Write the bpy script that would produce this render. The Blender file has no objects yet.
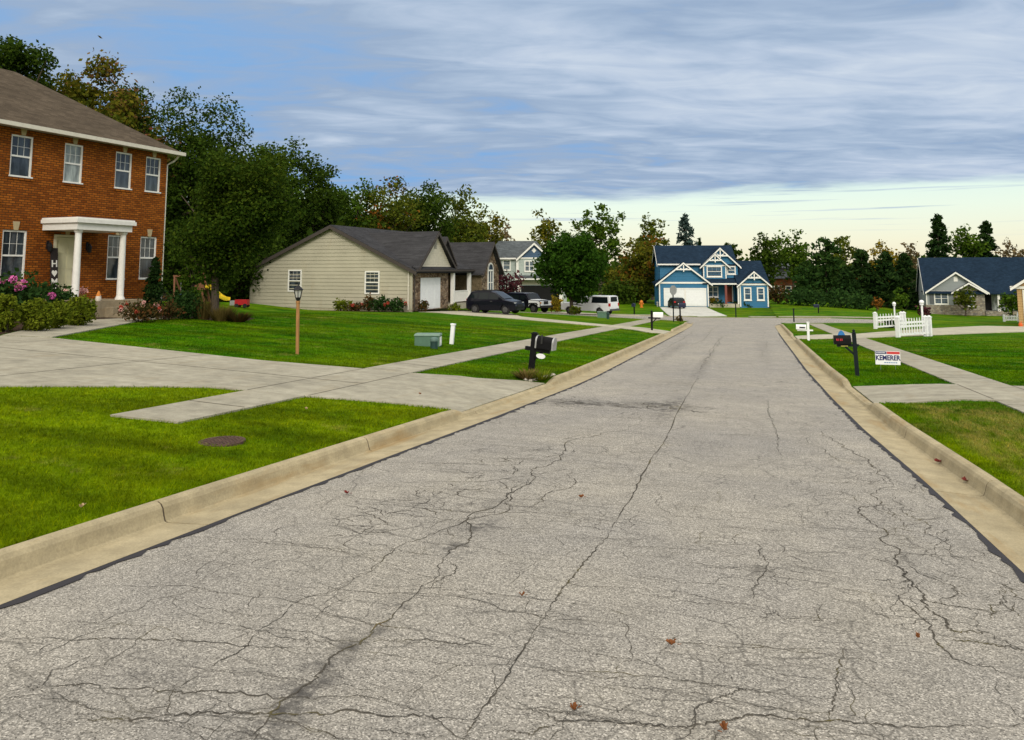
import bpy, bmesh, math, random
import numpy as np
from mathutils import Vector, Matrix

C = bpy.context.scene.collection
scene = bpy.context.scene
rad = math.radians

# ------------------------------------------------------------------ camera
F_PX = 760.0; PITCH = rad(6.0); EYE = 1.75; HORIZON = 270.0
PSI = math.atan(237 * math.cos(PITCH) / F_PX)          # camera looks left of the street axis
CY = HORIZON - F_PX * math.tan(PITCH)
cam_d = bpy.data.cameras.new('camera'); cam = bpy.data.objects.new('camera', cam_d); C.objects.link(cam)
cam.location = (0, 0, EYE)
cam.rotation_euler = (math.pi / 2 + PITCH, 0, PSI)
cam_d.sensor_width = 36.0; cam_d.lens = F_PX / 1024 * 36.0
cam_d.shift_y = -(370.0 - CY) / 1024
cam_d.clip_start = 0.1; cam_d.clip_end = 3000
scene.camera = cam

# ------------------------------------------------------------------ world, sun, exposure
SUN_EL, SUN_AZ = 33.0, 158.0       # azimuth clockwise from +Y: behind the camera, to the right
world = bpy.data.worlds.new("World"); scene.world = world; world.use_nodes = True
wn, wl = world.node_tree.nodes, world.node_tree.links
wn.clear()
def W(t, **kw):
    n = wn.new(t)
    for k, v in kw.items(): setattr(n, k, v)
    return n
def wmath(op, a, b=None, c=None, clamp=False):
    n = W('ShaderNodeMath', operation=op, use_clamp=clamp)
    for i, v in enumerate((a, b, c)):
        if v is None: continue
        if isinstance(v, (int, float)): n.inputs[i].default_value = v
        else: wl.new(v, n.inputs[i])
    return n.outputs[0]
def wramp(fac, stops):
    n = W('ShaderNodeValToRGB'); wl.new(fac, n.inputs[0])
    el = n.color_ramp.elements
    while len(el) < len(stops): el.new(0.5)
    for e, (p, c) in zip(el, stops): e.position = p; e.color = (*c, 1)
    return n.outputs[0]
def wmix(f, a, b, mode='MIX'):
    n = W('ShaderNodeMix', data_type='RGBA', blend_type=mode)
    if isinstance(f, (int, float)): n.inputs[0].default_value = f
    else: wl.new(f, n.inputs[0])
    for i, v in ((6, a), (7, b)):
        if isinstance(v, tuple): n.inputs[i].default_value = (*v, 1)
        else: wl.new(v, n.inputs[i])
    return n.outputs[2]
def wmap(v, a, b, c=0.0, d=1.0, smooth=True):
    n = W('ShaderNodeMapRange', interpolation_type='SMOOTHSTEP' if smooth else 'LINEAR')
    wl.new(v, n.inputs[0])
    for i, x in enumerate((a, b, c, d)): n.inputs[i + 1].default_value = x
    return n.outputs[0]
sky = W('ShaderNodeTexSky', sky_type='NISHITA', sun_disc=False)
sky.sun_elevation = rad(SUN_EL); sky.sun_rotation = rad(SUN_AZ)
tc = W('ShaderNodeTexCoord'); sep = W('ShaderNodeSeparateXYZ'); wl.new(tc.outputs['Generated'], sep.inputs[0])
dx, dy, dz = sep.outputs
zc = wmath('ADD', wmath('MAXIMUM', dz, 0.0), 0.07)
# cloud bands run across the view: axes of the deck turned to their direction
ca, sa = math.cos(PSI + 0.05), math.sin(PSI + 0.05)
qx = wmath('ADD', wmath('MULTIPLY', dx, ca), wmath('MULTIPLY', dy, sa)); qy = wmath('SUBTRACT', wmath('MULTIPLY', dy, ca), wmath('MULTIPLY', dx, sa))
pu = wmath('DIVIDE', qx, zc); pv = wmath('DIVIDE', qy, zc)
comb = W('ShaderNodeCombineXYZ'); wl.new(pu, comb.inputs[0]); wl.new(pv, comb.inputs[1])
def wnoise(scale, detail, rough, dist, vec, off=(0, 0, 0), stretch=(1, 1, 1), rot=0.0):
    m = W('ShaderNodeMapping'); wl.new(vec, m.inputs[0])
    m.inputs[1].default_value = off; m.inputs[3].default_value = stretch; m.inputs[2].default_value = (0, 0, rot)
    n = W('ShaderNodeTexNoise'); wl.new(m.outputs[0], n.inputs[0])
    n.inputs['Scale'].default_value = scale; n.inputs['Detail'].default_value = detail
    n.inputs['Roughness'].default_value = rough; n.inputs['Distortion'].default_value = dist
    return n.outputs[0]
n_big = wnoise(0.55, 3, 0.5, 0.4, comb.outputs[0], (4.2, 1.3, 0), (0.8, 1, 1))
n_mid = wnoise(1.25, 6, 0.55, 0.6, comb.outputs[0], (9.1, 5.0, 0), (0.72, 1.1, 1))
n_fine = wnoise(4.2, 5, 0.55, 0.9, comb.outputs[0], (2.0, 7.0, 0), (0.48, 1.1, 1))
cl = wmath('ADD', wmath('ADD', wmath('MULTIPLY', n_big, 0.36), wmath('MULTIPLY', n_mid, 0.38)), wmath('MULTIPLY', n_fine, 0.32))
low = wmath('MULTIPLY', wmap(dz, 0.09, 0.16), wmap(dz, 0.22, 0.36, 1.0, 0.0))
left = wmap(wmath('SUBTRACT', dx, wmath('MULTIPLY', dy, -0.35)), -0.45, 0.25)     # bluer gaps towards the left
cl = wmath('ADD', cl, wmath('MULTIPLY', wmath('SUBTRACT', left, 0.72), 0.065))
cl = wmath('SUBTRACT', cl, wmath('MULTIPLY', wmath('MULTIPLY', wmath('SUBTRACT', 1.0, left), low), 0.06))
cloud = wramp(cl, [(0.36, (0.23, 0.43, 0.74)), (0.42, (0.28, 0.43, 0.67)), (0.475, (0.33, 0.44, 0.61)),
                   (0.53, (0.40, 0.51, 0.67)), (0.59, (0.49, 0.59, 0.74)), (0.70, (0.65, 0.73, 0.83))])
clear = wramp(wmath('MULTIPLY', dz, 4.0, clamp=True), [(0.0, (0.92, 0.80, 0.58)), (0.14, (0.93, 0.90, 0.68)),
              (0.30, (0.86, 0.96, 0.80)), (0.5, (0.72, 0.93, 0.88))])
sky_k = W('ShaderNodeVectorMath', operation='SCALE'); wl.new(sky.outputs[0], sky_k.inputs[0]); sky_k.inputs[3].default_value = 0.16
clear = wmix(0.12, clear, sky_k.outputs[0])
# ragged lower edge of the cloud deck, with thin streaks hanging in the clear band
sv = W('ShaderNodeCombineXYZ'); wl.new(wmath('ARCTAN2', dx, dy), sv.inputs[0]); wl.new(wmath('MULTIPLY', dz, 9.0), sv.inputs[1])
n_edge = wnoise(4.0, 5, 0.6, 0.2, sv.outputs[0], (1.0, 0.3, 0))
n_str = wnoise(3.2, 4, 0.55, 0.1, sv.outputs[0], (7.0, 2.2, 0), (1, 5.0, 1))
edge = wmap(wmath('ADD', dz, wmath('MULTIPLY', wmath('SUBTRACT', n_edge, 0.5), 0.05)), 0.089, 0.108)
streak = wmath('MULTIPLY', wmap(n_str, 0.57, 0.70), wmap(dz, 0.03, 0.075))
cover = wmath('MAXIMUM', edge, wmath('MULTIPLY', streak, 0.75))
skyc = wmix(cover, clear, cloud)
over = wmath('ADD', 1.0, wmath('MULTIPLY', wmap(dz, 0.38, 0.75), 0.8))            # extra brightness added above the view to light the ground
over = wmath('ADD', over, wmath('MULTIPLY', wmap(wmath('MULTIPLY', dy, -1.0), 0.0, 0.7), 1.0))  # unseen sky behind the camera also boosted, to light walls facing the view
warm = wmix(wmath('MINIMUM', wmath('SUBTRACT', over, 1.0), 1.0), skyc, (0.74, 0.69, 0.60))       # boosted sky tinted warm to warm the light it gives
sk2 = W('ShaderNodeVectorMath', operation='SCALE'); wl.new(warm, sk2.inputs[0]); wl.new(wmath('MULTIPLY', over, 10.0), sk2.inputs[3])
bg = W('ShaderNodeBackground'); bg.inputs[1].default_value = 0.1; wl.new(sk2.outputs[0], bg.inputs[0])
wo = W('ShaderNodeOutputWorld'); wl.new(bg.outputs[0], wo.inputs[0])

sun_d = bpy.data.lights.new('sun', 'SUN'); sun = bpy.data.objects.new('sun', sun_d); C.objects.link(sun)
sun_d.energy = 1.5; sun_d.angle = rad(15); sun_d.color = (1.0, 0.95, 0.86)
sd = Vector((math.sin(rad(SUN_AZ)) * math.cos(rad(SUN_EL)), math.cos(rad(SUN_AZ)) * math.cos(rad(SUN_EL)), math.sin(rad(SUN_EL))))
sun.rotation_euler = sd.to_track_quat('Z', 'Y').to_euler()
sun.location = (0, 0, 60)

scene.view_settings.view_transform = 'Standard'; scene.view_settings.look = 'None'
scene.view_settings.gamma = 1.0; scene.view_settings.use_curve_mapping = False
scene.view_settings.exposure = 0.0
scene.render.engine = 'CYCLES'

# ------------------------------------------------------------------ placing helpers
_fw = np.array([-math.sin(PSI) * math.cos(PITCH), math.cos(PSI) * math.cos(PITCH), math.sin(PITCH)])
_rt = np.array([math.cos(PSI), math.sin(PSI), 0.0]); _up = np.cross(_rt, _fw); _eye = np.array([0, 0, EYE])
def sstep(a, b, x):
    t = np.clip((np.asarray(x, float) - a) / (b - a), 0, 1); return t * t * (3 - 2 * t)
def road_z(y):
    y = np.asarray(y, float); u = np.clip(y - 50, 0, 34)
    return -0.0372 * np.minimum(y, 50) - 0.0372 * u + 0.0372 * u * u / 68
LX0, RX0 = -4.67, 2.3                                  # backs of the two kerbs near the camera; both wander farther up
_LY = [-40, 0, 3.4, 5.5, 7.8, 11, 15, 17.4, 28, 44, 53, 57, 70]; _LEX = [-4.1, -4.1, -4.07, -3.97, -3.83, -3.62, -3.42, -3.37, -3.45, -3.6, -3.75, -4.0, -4.0]
def edge_l(y): return np.interp(y, _LY, _LEX)          # left edge of the asphalt
def LX(y): return edge_l(y) - 0.572
_EY = [-40, 0, 5.9, 8.6, 11.7, 15, 21, 41, 56, 70]; _EX = [1.66, 1.66, 1.64, 1.57, 1.43, 1.36, 1.31, 1.41, 1.55, 1.62]
def edge_r(y): return np.interp(y, _EY, _EX)          # right edge of the asphalt
def RX(y): return edge_r(y) + 0.572
CUTS_L = [(10.8, 15.3), (37.6, 42.4)]; CUTS_R = [(14.1, 17.2), (35.6, 40.0)]
def ground_z(x, y):
    x = np.asarray(x, float); y = np.asarray(y, float)
    z = road_z(y)
    lx = LX(y); L = np.maximum(lx - x, 0); rx = RX(y); R = np.maximum(x - rx, 0)
    flat = 1 - sstep(56, 62, y)                        # verge drops to the crossing street
    rl = 0.05 * np.minimum(L, 15.0) * (1 - 0.2 * sstep(30, 46, y)) * (1 - sstep(54, 76, y))
    back = 0.5 * sstep(25, 32, -x) * sstep(18, 34, y) * (1 - sstep(42, 46, y))
    dl = np.zeros_like(z); dr = np.zeros_like(z)
    for a, b in CUTS_L: dl = np.maximum(dl, sstep(a - .3, a + .15, y) * (1 - sstep(b - .15, b + .3, y)))
    for a, b in CUTS_R: dr = np.maximum(dr, sstep(a - .3, a + .15, y) * (1 - sstep(b - .15, b + .3, y)))
    zl = (0.02 + 0.10 * flat) * (1 - 0.9 * dl * (1 - np.minimum(L / 1.5, 1))) + rl + back
    zrr = (0.02 + 0.10 * flat) * (1 - 0.9 * dr * (1 - np.minimum(R / 1.4, 1))) + 0.01 * np.minimum(R, 10) * flat \
        - 1.3 * sstep(5, 25, x) * sstep(64, 105, y)
    return z + np.where(x <= lx + 1e-4, zl, np.where(x >= rx - 1e-4, zrr, (0.02 if False else -0.06) * (1 - sstep(55, 58, y)) - 0.03 * sstep(55, 58, y)))
def gz(x, y): return float(ground_z(x, y))
def ray(px, py): return _fw + _rt * (px - 512) / F_PX + _up * (CY - py) / F_PX
def at(px, py):
    """where the line of sight through a picture point meets the ground"""
    d = ray(px, py); d = d / np.linalg.norm(d[:2]); t = 1.5
    while t < 400:
        p = _eye + d * t
        if p[2] <= gz(p[0], p[1]): break
        t += 0.25
    a, b = t - 0.25, t
    for _ in range(18):
        m = (a + b) / 2; p = _eye + d * m
        if p[2] <= gz(p[0], p[1]): b = m
        else: a = m
    p = _eye + d * b
    return float(p[0]), float(p[1]), gz(p[0], p[1])
def spot(px, depth):
    """ground point seen in picture column px at a given distance"""
    p = _eye + ray(px, HORIZON) * depth
    return float(p[0]), float(p[1]), gz(p[0], p[1])
def height_of(py, depth): return EYE + (HORIZON - py) * depth / F_PX
def depth_of(p): return float((np.array(p) - _eye) @ _fw)

# ------------------------------------------------------------------ scene helpers
def tag(o, label=None, cat=None, group=None, kind=None):
    if label: o['label'] = label
    if cat: o['category'] = cat
    if group: o['group'] = group
    if kind: o['kind'] = kind
    return o
def empty(name, loc, rz=0.0, label=None, cat=None, group=None, rx=0.0, ry=0.0):
    o = bpy.data.objects.new(name, None); C.objects.link(o); o.empty_display_size = 0.2
    o.location = loc; o.rotation_euler = (rx, ry, rz)
    return tag(o, label, cat, group)
class MB:
    """collects faces and links them as ONE mesh object"""
    def __init__(s): s.v = []; s.f = []; s.m = []
    def poly(s, pts, mi=0):
        b = len(s.v); s.v += [tuple(map(float, p)) for p in pts]; s.f.append(tuple(range(b, b + len(pts)))); s.m.append(mi)
    def mesh(s, verts, faces, mi=0):
        b = len(s.v); s.v += [tuple(map(float, p)) for p in verts]
        for f in faces: s.f.append(tuple(i + b for i in f)); s.m.append(mi)
    def hexa(s, p, mi=0):       # 8 points: bottom ring then top ring
        s.mesh(p, [(3, 2, 1, 0), (4, 5, 6, 7), (0, 1, 5, 4), (1, 2, 6, 5), (2, 3, 7, 6), (3, 0, 4, 7)], mi)
    def box(s, x0, x1, y0, y1, z0, z1, mi=0):
        s.hexa([(x0, y0, z0), (x1, y0, z0), (x1, y1, z0), (x0, y1, z0), (x0, y0, z1), (x1, y0, z1), (x1, y1, z1), (x0, y1, z1)], mi)
    def fbox(s, F, u0, u1, v0, v1, z0, z1, mi=0):
        s.hexa([F(u0, v1, z0), F(u1, v1, z0), F(u1, v0, z0), F(u0, v0, z0), F(u0, v1, z1), F(u1, v1, z1), F(u1, v0, z1), F(u0, v0, z1)], mi)
    def slab(s, top, th, mi=0):
        top = [Vector(p) for p in top]; bot = [p - Vector((0, 0, th)) for p in top]
        n = len(top)
        s.poly(top, mi); s.poly(bot[::-1], mi)
        for i in range(n): j = (i + 1) % n; s.poly([bot[i], bot[j], top[j], top[i]], mi)
    def beam(s, p, q, w, h, mi=0, up=(0, 0, 1)):
        p = Vector(p); q = Vector(q); d = (q - p).normalized(); u = Vector(up)
        if abs(d.dot(u)) > 0.95: u = Vector((1, 0, 0))
        r = d.cross(u).normalized(); u = r.cross(d).normalized()
        a = r * w / 2; b = u * h / 2
        s.hexa([p - a - b, p + a - b, q + a - b, q - a - b, p - a + b, p + a + b, q + a + b, q - a + b], mi)
    def tube(s, pts, radii, n=8, mi=0, cap=True):
        pts = [Vector(p) for p in pts]; rings = []
        base = len(s.v)
        for i, p in enumerate(pts):
            d = (pts[min(i + 1, len(pts) - 1)] - pts[max(i - 1, 0)]).normalized()
            a = d.orthogonal().normalized() if i == 0 else (a - d * a.dot(d)).normalized()
            b = d.cross(a)
            for k in range(n):
                t = 2 * math.pi * k / n
                s.v.append(tuple(p + (a * math.cos(t) + b * math.sin(t)) * radii[i]))
        for i in range(len(pts) - 1):
            for k in range(n):
                k2 = (k + 1) % n
                s.f.append((base + i * n + k, base + i * n + k2, base + (i + 1) * n + k2, base + (i + 1) * n + k)); s.m.append(mi)
        if cap:
            s.f.append(tuple(base + k for k in range(n))[::-1]); s.m.append(mi)
            e = base + (len(pts) - 1) * n
            s.f.append(tuple(e + k for k in range(n))); s.m.append(mi)
    def lathe(s, prof, c=(0, 0, 0), n=16, mi=0, axis='z'):
        base = len(s.v)
        for r, h in prof:
            for k in range(n):
                t = 2 * math.pi * k / n
                p = (r * math.cos(t), r * math.sin(t), h)
                if axis == 'y': p = (p[0], p[2], p[1])
                if axis == 'x': p = (p[2], p[0], p[1])
                s.v.append((c[0] + p[0], c[1] + p[1], c[2] + p[2]))
        for i in range(len(prof) - 1):
            for k in range(n):
                k2 = (k + 1) % n
                s.f.append((base + i * n + k, base + i * n + k2, base + (i + 1) * n + k2, base + (i + 1) * n + k)); s.m.append(mi)
        s.f.append(tuple(base + k for k in range(n))[::-1]); s.m.append(mi)
        e = base + (len(prof) - 1) * n
        s.f.append(tuple(e + k for k in range(n))); s.m.append(mi)
    def ball(s, c, r, n=12, m=8, mi=0, sz=1.0):
        s.lathe([(max(r * math.sin(math.pi * i / m), 0.001), -r * sz * math.cos(math.pi * i / m)) for i in range(m + 1)], c, n, mi)
    def build(s, name, mats, parent=None, smooth=False, sharp=40, fix=False):
        me = bpy.data.meshes.new(name); me.from_pydata(s.v, [], s.f)
        if not isinstance(mats, (list, tuple)): mats = [mats]
        for m in mats: me.materials.append(m)
        me.polygons.foreach_set('material_index', s.m)
        if fix:
            bm = bmesh.new(); bm.from_mesh(me); bmesh.ops.remove_doubles(bm, verts=bm.verts, dist=1e-4)
            bmesh.ops.recalc_face_normals(bm, faces=bm.faces); bm.to_mesh(me); bm.free()
        if smooth:
            me.polygons.foreach_set('use_smooth', [True] * len(me.polygons)); me.set_sharp_from_angle(angle=rad(sharp))
        me.update()
        o = bpy.data.objects.new(name, me); C.objects.link(o)
        if parent: o.parent = parent
        return o
def np_mesh(name, verts, nper, mat, parent=None, mats_idx=None):
    """many loose faces of nper corners each, as one mesh"""
    n = len(verts) // nper
    me = bpy.data.meshes.new(name)
    me.vertices.add(len(verts)); me.vertices.foreach_set('co', np.asarray(verts, np.float32).ravel())
    me.loops.add(n * nper); me.loops.foreach_set('vertex_index', np.arange(n * nper, dtype=np.int32))
    me.polygons.add(n); me.polygons.foreach_set('loop_start', np.arange(0, n * nper, nper, dtype=np.int32))
    me.polygons.foreach_set('loop_total', np.full(n, nper, np.int32))
    for m in (mat if isinstance(mat, (list, tuple)) else [mat]): me.materials.append(m)
    if mats_idx is not None: me.polygons.foreach_set('material_index', np.asarray(mats_idx, np.int32))
    me.update(calc_edges=True); me.validate()
    o = bpy.data.objects.new(name, me); C.objects.link(o)
    if parent: o.parent = parent
    return o
def copy_tree(o, parent=None):
    c = o.copy(); C.objects.link(c); c.parent = parent
    for ch in list(o.children): copy_tree(ch, c)
    return c
def text_mesh(name, txt, size, mat, parent, M4, extrude=0.002, bold=0.0, sx=1.0):
    cu = bpy.data.curves.new(name, 'FONT'); cu.body = txt; cu.size = size; cu.align_x = 'CENTER'; cu.align_y = 'CENTER'
    cu.extrude = extrude; cu.offset = bold
    t = bpy.data.objects.new('tmp_text', cu); C.objects.link(t)
    dg = bpy.context.evaluated_depsgraph_get(); dg.update()
    me = bpy.data.meshes.new_from_object(t.evaluated_get(dg))
    bpy.data.objects.remove(t); bpy.data.curves.remove(cu)
    me.transform(M4 @ Matrix.Diagonal((sx, 1, 1, 1))); me.materials.clear(); me.materials.append(mat)
    o = bpy.data.objects.new(name, me); C.objects.link(o); o.parent = parent
    return o

# ------------------------------------------------------------------ materials
class NT:
    def __init__(s, name):
        s.mat = bpy.data.materials.new(name); s.mat.use_nodes = True
        s.t = s.mat.node_tree; s.n = s.t.nodes; s.l = s.t.links
        s.b = s.n['Principled BSDF']; s.out = s.n['Material Output']
    def node(s, t, **kw):
        n = s.n.new(t)
        for k, v in kw.items(): setattr(n, k, v)
        return n
    def put(s, sock, v):
        if isinstance(v, (int, float)): sock.default_value = v
        elif isinstance(v, tuple): sock.default_value = (*v, 1) if len(sock.default_value) == 4 and len(v) == 3 else v
        else: s.l.new(v, sock)
    def coord(s, kind='Object', scale=(1, 1, 1), loc=(0, 0, 0), rot=(0, 0, 0)):
        if kind == 'Position': o = s.node('ShaderNodeNewGeometry').outputs['Position']
        else: o = s.node('ShaderNodeTexCoord').outputs[kind]
        m = s.node('ShaderNodeMapping'); s.l.new(o, m.inputs[0]); m.inputs[1].default_value = loc; m.inputs[2].default_value = rot; m.inputs[3].default_value = scale
        return m.outputs[0]
    def noise(s, vec, scale, detail=3, rough=0.5, dist=0.0):
        n = s.node('ShaderNodeTexNoise'); s.l.new(vec, n.inputs[0])
        n.inputs['Scale'].default_value = scale; n.inputs['Detail'].default_value = detail
        n.inputs['Roughness'].default_value = rough; n.inputs['Distortion'].default_value = dist
        return n.outputs[0]
    def ramp(s, fac, stops):
        n = s.node('ShaderNodeValToRGB'); s.l.new(fac, n.inputs[0]); el = n.color_ramp.elements
        while len(el) < len(stops): el.new(0.5)
        for e, (p, c) in zip(el, stops): e.position = p; e.color = (*c, 1) if isinstance(c, tuple) else (c, c, c, 1)
        return n.outputs[0]
    def mix(s, f, a, b, mode='MIX'):
        n = s.node('ShaderNodeMix', data_type='RGBA', blend_type=mode); s.put(n.inputs[0], f)
        s.put(n.inputs[6], a); s.put(n.inputs[7], b); return n.outputs[2]
    def math(s, op, a, b=0.0, clamp=False):
        n = s.node('ShaderNodeMath', operation=op, use_clamp=clamp); s.put(n.inputs[0], a); s.put(n.inputs[1], b); return n.outputs[0]
    def bump(s, h, dist=0.01, strength=0.6):
        n = s.node('ShaderNodeBump'); s.l.new(h, n.inputs['Height']); n.inputs['Distance'].default_value = dist; n.inputs['Strength'].default_value = strength
        s.l.new(n.outputs[0], s.b.inputs['Normal'])
    def fin(s, col, rough=0.7, metal=0.0, spec=0.5):
        s.put(s.b.inputs['Base Color'], col); s.put(s.b.inputs['Roughness'], rough); s.b.inputs['Metallic'].default_value = metal
        s.b.inputs['Specular IOR Level'].default_value = spec
        return s.mat
_plain = {}
def plain(name, col, rough=0.6, metal=0.0, var=0.12, scale=6.0, spec=0.22):
    """painted or moulded surface with slight uneven weathering"""
    if name in _plain: return _plain[name]
    t = NT(name); v = t.coord('Object')
    f = t.noise(v, scale, 4, 0.6)
    dark = tuple(c * (1 - var) for c in col); lite = tuple(min(c * (1 + var), 1) for c in col)
    m = t.fin(t.ramp(f, [(0.3, dark), (0.7, lite)]), rough, metal, spec)
    _plain[name] = m; return m

def mat_asphalt():
    t = NT('asphalt'); p = t.coord('Position')
    vo = t.node('ShaderNodeTexVoronoi'); t.l.new(p, vo.inputs[0]); vo.inputs['Scale'].default_value = 150
    bw = t.node('ShaderNodeSeparateColor'); t.l.new(vo.outputs['Color'], bw.inputs[0])
    stone = t.ramp(bw.outputs[0], [(0.0, (0.11, 0.102, 0.090)), (0.25, (0.245, 0.230, 0.202)), (0.75, (0.35, 0.328, 0.288)), (1.0, (0.60, 0.565, 0.50))])
    big = t.noise(p, 0.55, 4, 0.6); med = t.noise(p, 3.0, 4, 0.6)
    c = t.mix(1.0, stone, t.ramp(big, [(0.3, (0.86, 0.86, 0.88)), (0.7, (1.08, 1.06, 1.02))]), 'MULTIPLY')
    c = t.mix(1.0, c, t.ramp(med, [(0.3, 0.88), (0.7, 1.08)]), 'MULTIPLY')
    # crazed network of hairline cracks, where a broad mask lets it show
    wv = t.node('ShaderNodeVectorMath', operation='MULTIPLY_ADD')
    nn = t.node('ShaderNodeTexNoise'); t.l.new(p, nn.inputs[0]); nn.inputs['Scale'].default_value = 4.0; nn.inputs['Detail'].default_value = 3
    t.l.new(nn.outputs['Color'], wv.inputs[0]); wv.inputs[1].default_value = (0.22, 0.16, 0); t.l.new(p, wv.inputs[2])
    def net(scale, stretch, width):
        mp = t.node('ShaderNodeMapping'); t.l.new(wv.outputs[0], mp.inputs[0]); mp.inputs[3].default_value = stretch
        v2 = t.node('ShaderNodeTexVoronoi', feature='DISTANCE_TO_EDGE'); t.l.new(mp.outputs[0], v2.inputs[0]); v2.inputs['Scale'].default_value = scale
        return t.ramp(v2.outputs['Distance'], [(0.0, 1.0), (width, 0.0)])
    msk = t.ramp(t.noise(p, 0.42, 3, 0.6), [(0.42, 0.0), (0.56, 1.0)])
    msk2 = t.ramp(t.noise(t.coord('Position', loc=(7, 3, 0)), 0.8, 3, 0.6), [(0.45, 0.0), (0.58, 1.0)])
    a = t.math('MULTIPLY', net(1.5, (0.8, 1.7, 1), 0.016), msk)
    b = t.math('MULTIPLY', net(4.0, (0.8, 1.3, 1), 0.03), msk2)
    k = t.math('MULTIPLY', t.math('MAXIMUM', a, t.math('MULTIPLY', b, 0.9)), 0.6)
    c = t.mix(k, c, (0.055, 0.05, 0.042))
    # old tar and oil stains with a shape of their own
    for (sx, sy, r, sh, dens) in STAINS:
        g = t.node('ShaderNodeTexGradient', gradient_type='SPHERICAL')
        t.l.new(t.coord('Position', scale=(1 / r, 1 / sh, 0.0), loc=(-sx / r, -sy / sh, 0)), g.inputs[0])
        f = t.math('MULTIPLY', g.outputs['Fac'], t.ramp(t.noise(p, 9.0, 5, 0.7), [(0.42, 0.0), (0.62, 1.0)]))
        c = t.mix(t.math('MULTIPLY', f, dens * 2.0, True), c, (0.07, 0.065, 0.06))
    m = t.fin(c, 0.88, 0, 0.25)
    t.bump(bw.outputs[0], 0.004, 0.5)
    return m
def mat_crack():
    t = NT('crack_filling'); p = t.coord('Position')
    return t.fin(t.ramp(t.noise(p, 2.2, 4, 0.7), [(0.40, (0.050, 0.046, 0.040)), (0.56, (0.085, 0.075, 0.06)), (0.66, (0.10, 0.085, 0.03)), (0.75, (0.17, 0.10, 0.04))]), 0.95, 0, 0.1)
def mat_concrete(name, base, rust=0.3, joint=None):
    t = NT(name); p = t.coord('Position')
    wash = t.noise(t.coord('Position', scale=(0.35, 2.2, 1), rot=(0, 0, .12)), 1.3, 6, 0.7)
    big = t.noise(p, 0.5, 5, 0.65); fine = t.noise(p, 60.0, 3, 0.6); med = t.noise(p, 4.0, 5, 0.65)
    c = t.ramp(big, [(0.3, tuple(x * 0.84 for x in base)), (0.7, tuple(x * 1.10 for x in base))])
    c = t.mix(1.0, c, t.ramp(med, [(0.3, 0.80), (0.65, 1.07)]), 'MULTIPLY')
    c = t.mix(1.0, c, t.ramp(wash, [(0.34, (0.87, 0.86, 0.83)), (0.64, (1.07, 1.07, 1.05))] if name != 'curb_concrete' else [(0.3, (0.93, 0.92, 0.90)), (0.7, (1.04, 1.04, 1.04))]), 'MULTIPLY')
    c = t.mix(1.0, c, t.ramp(fine, [(0.25, 0.80), (0.7, 1.08)]), 'MULTIPLY')
    st = t.ramp(t.noise(t.coord('Position', scale=(2.5, 0.5, 2.5), loc=(3, 1, 0)), 1.6, 4, 0.6), [(0.55, 0.0), (0.75, 1.0)])
    c = t.mix(t.math('MULTIPLY', st, rust), c, tuple(x * k for x, k in zip(base, (0.72, 0.58, 0.40))))
    m = t.fin(c, 0.9, 0, 0.2); t.bump(fine, 0.003, 0.4)
    return m
def lawn_color(t, blade=False):
    p = t.coord('Position')
    big = t.noise(p, 0.22, 4, 0.6, 0.5); med = t.noise(p, 1.1, 5, 0.65); stripe = t.noise(t.coord('Position', scale=(0.35, 1.25, 1), rot=(0, 0, 0.2)), 1.0, 3, 0.5)
    c = t.ramp(med, [(0.28, (0.022, 0.105, 0.0006)), (0.5, (0.045, 0.145, 0.0008)), (0.72, (0.095, 0.195, 0.001))])
    c = t.mix(t.ramp(big, [(0.42, 0.0), (0.64, 0.75)]), c, (0.120, 0.185, 0.001))
    sy = t.node('ShaderNodeSeparateXYZ'); t.l.new(p, sy.inputs[0])       # the lawn on the near side of the driveway is a yellower turf
    c = t.mix(t.math('MULTIPLY', t.ramp(t.math('MULTIPLY', sy.outputs[1], 0.05), [(0.50, 1.0), (0.60, 0.0)]), t.ramp(med, [(0.3, 0.45), (0.65, 0.95)])), c, (0.150, 0.215, 0.001))
    c = t.mix(1.0, c, t.ramp(stripe, [(0.36, 0.66), (0.60, 1.2)]), 'MULTIPLY')
    dry = t.ramp(t.noise(t.coord('Position', loc=(11, 5, 0)), 0.7, 5, 0.7), [(0.59, 0.0), (0.73, 0.7)])
    # the dry strip between the right-hand kerb and footpath
    sx = t.node('ShaderNodeSeparateXYZ'); t.l.new(p, sx.inputs[0])
    st = t.math('MULTIPLY', t.ramp(t.math('MULTIPLY', sx.outputs[0], 0.25), [(0.55, 0.0), (0.62, 1.0), (0.88, 1.0), (0.98, 0.0)]), t.ramp(t.math('MULTIPLY', sx.outputs[1], 0.05), [(0.66, 1.0), (0.72, 0.0)]))
    dry2 = t.math('MULTIPLY', st, t.ramp(t.noise(t.coord('Position', loc=(1, 9, 0), scale=(2.6, .8, 1)), 1.6, 5, 0.75), [(0.40, 0.0), (0.60, 0.8)]))
    dry = t.math('MAXIMUM', dry, dry2)
    c = t.mix(1.0, c, t.ramp(t.noise(p, 5.5, 4, 0.7), [(0.32, (0.62, 0.62, 0.62)), (0.66, (1.22, 1.18, 1.1))]), 'MULTIPLY')
    return t.mix(dry, c, (0.27, 0.235, 0.060)), med, p
def mat_lawn():
    t = NT('lawn_grass'); c, med, p = lawn_color(t)
    c = t.mix(1.0, c, t.ramp(t.noise(p, 26.0, 4, 0.7), [(0.3, 0.66), (0.7, 1.2)]), 'MULTIPLY')
    m = t.fin(c, 0.95, 0, 0.03); t.bump(t.noise(p, 40.0, 4, 0.7), 0.03, 0.8)
    return m
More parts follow.
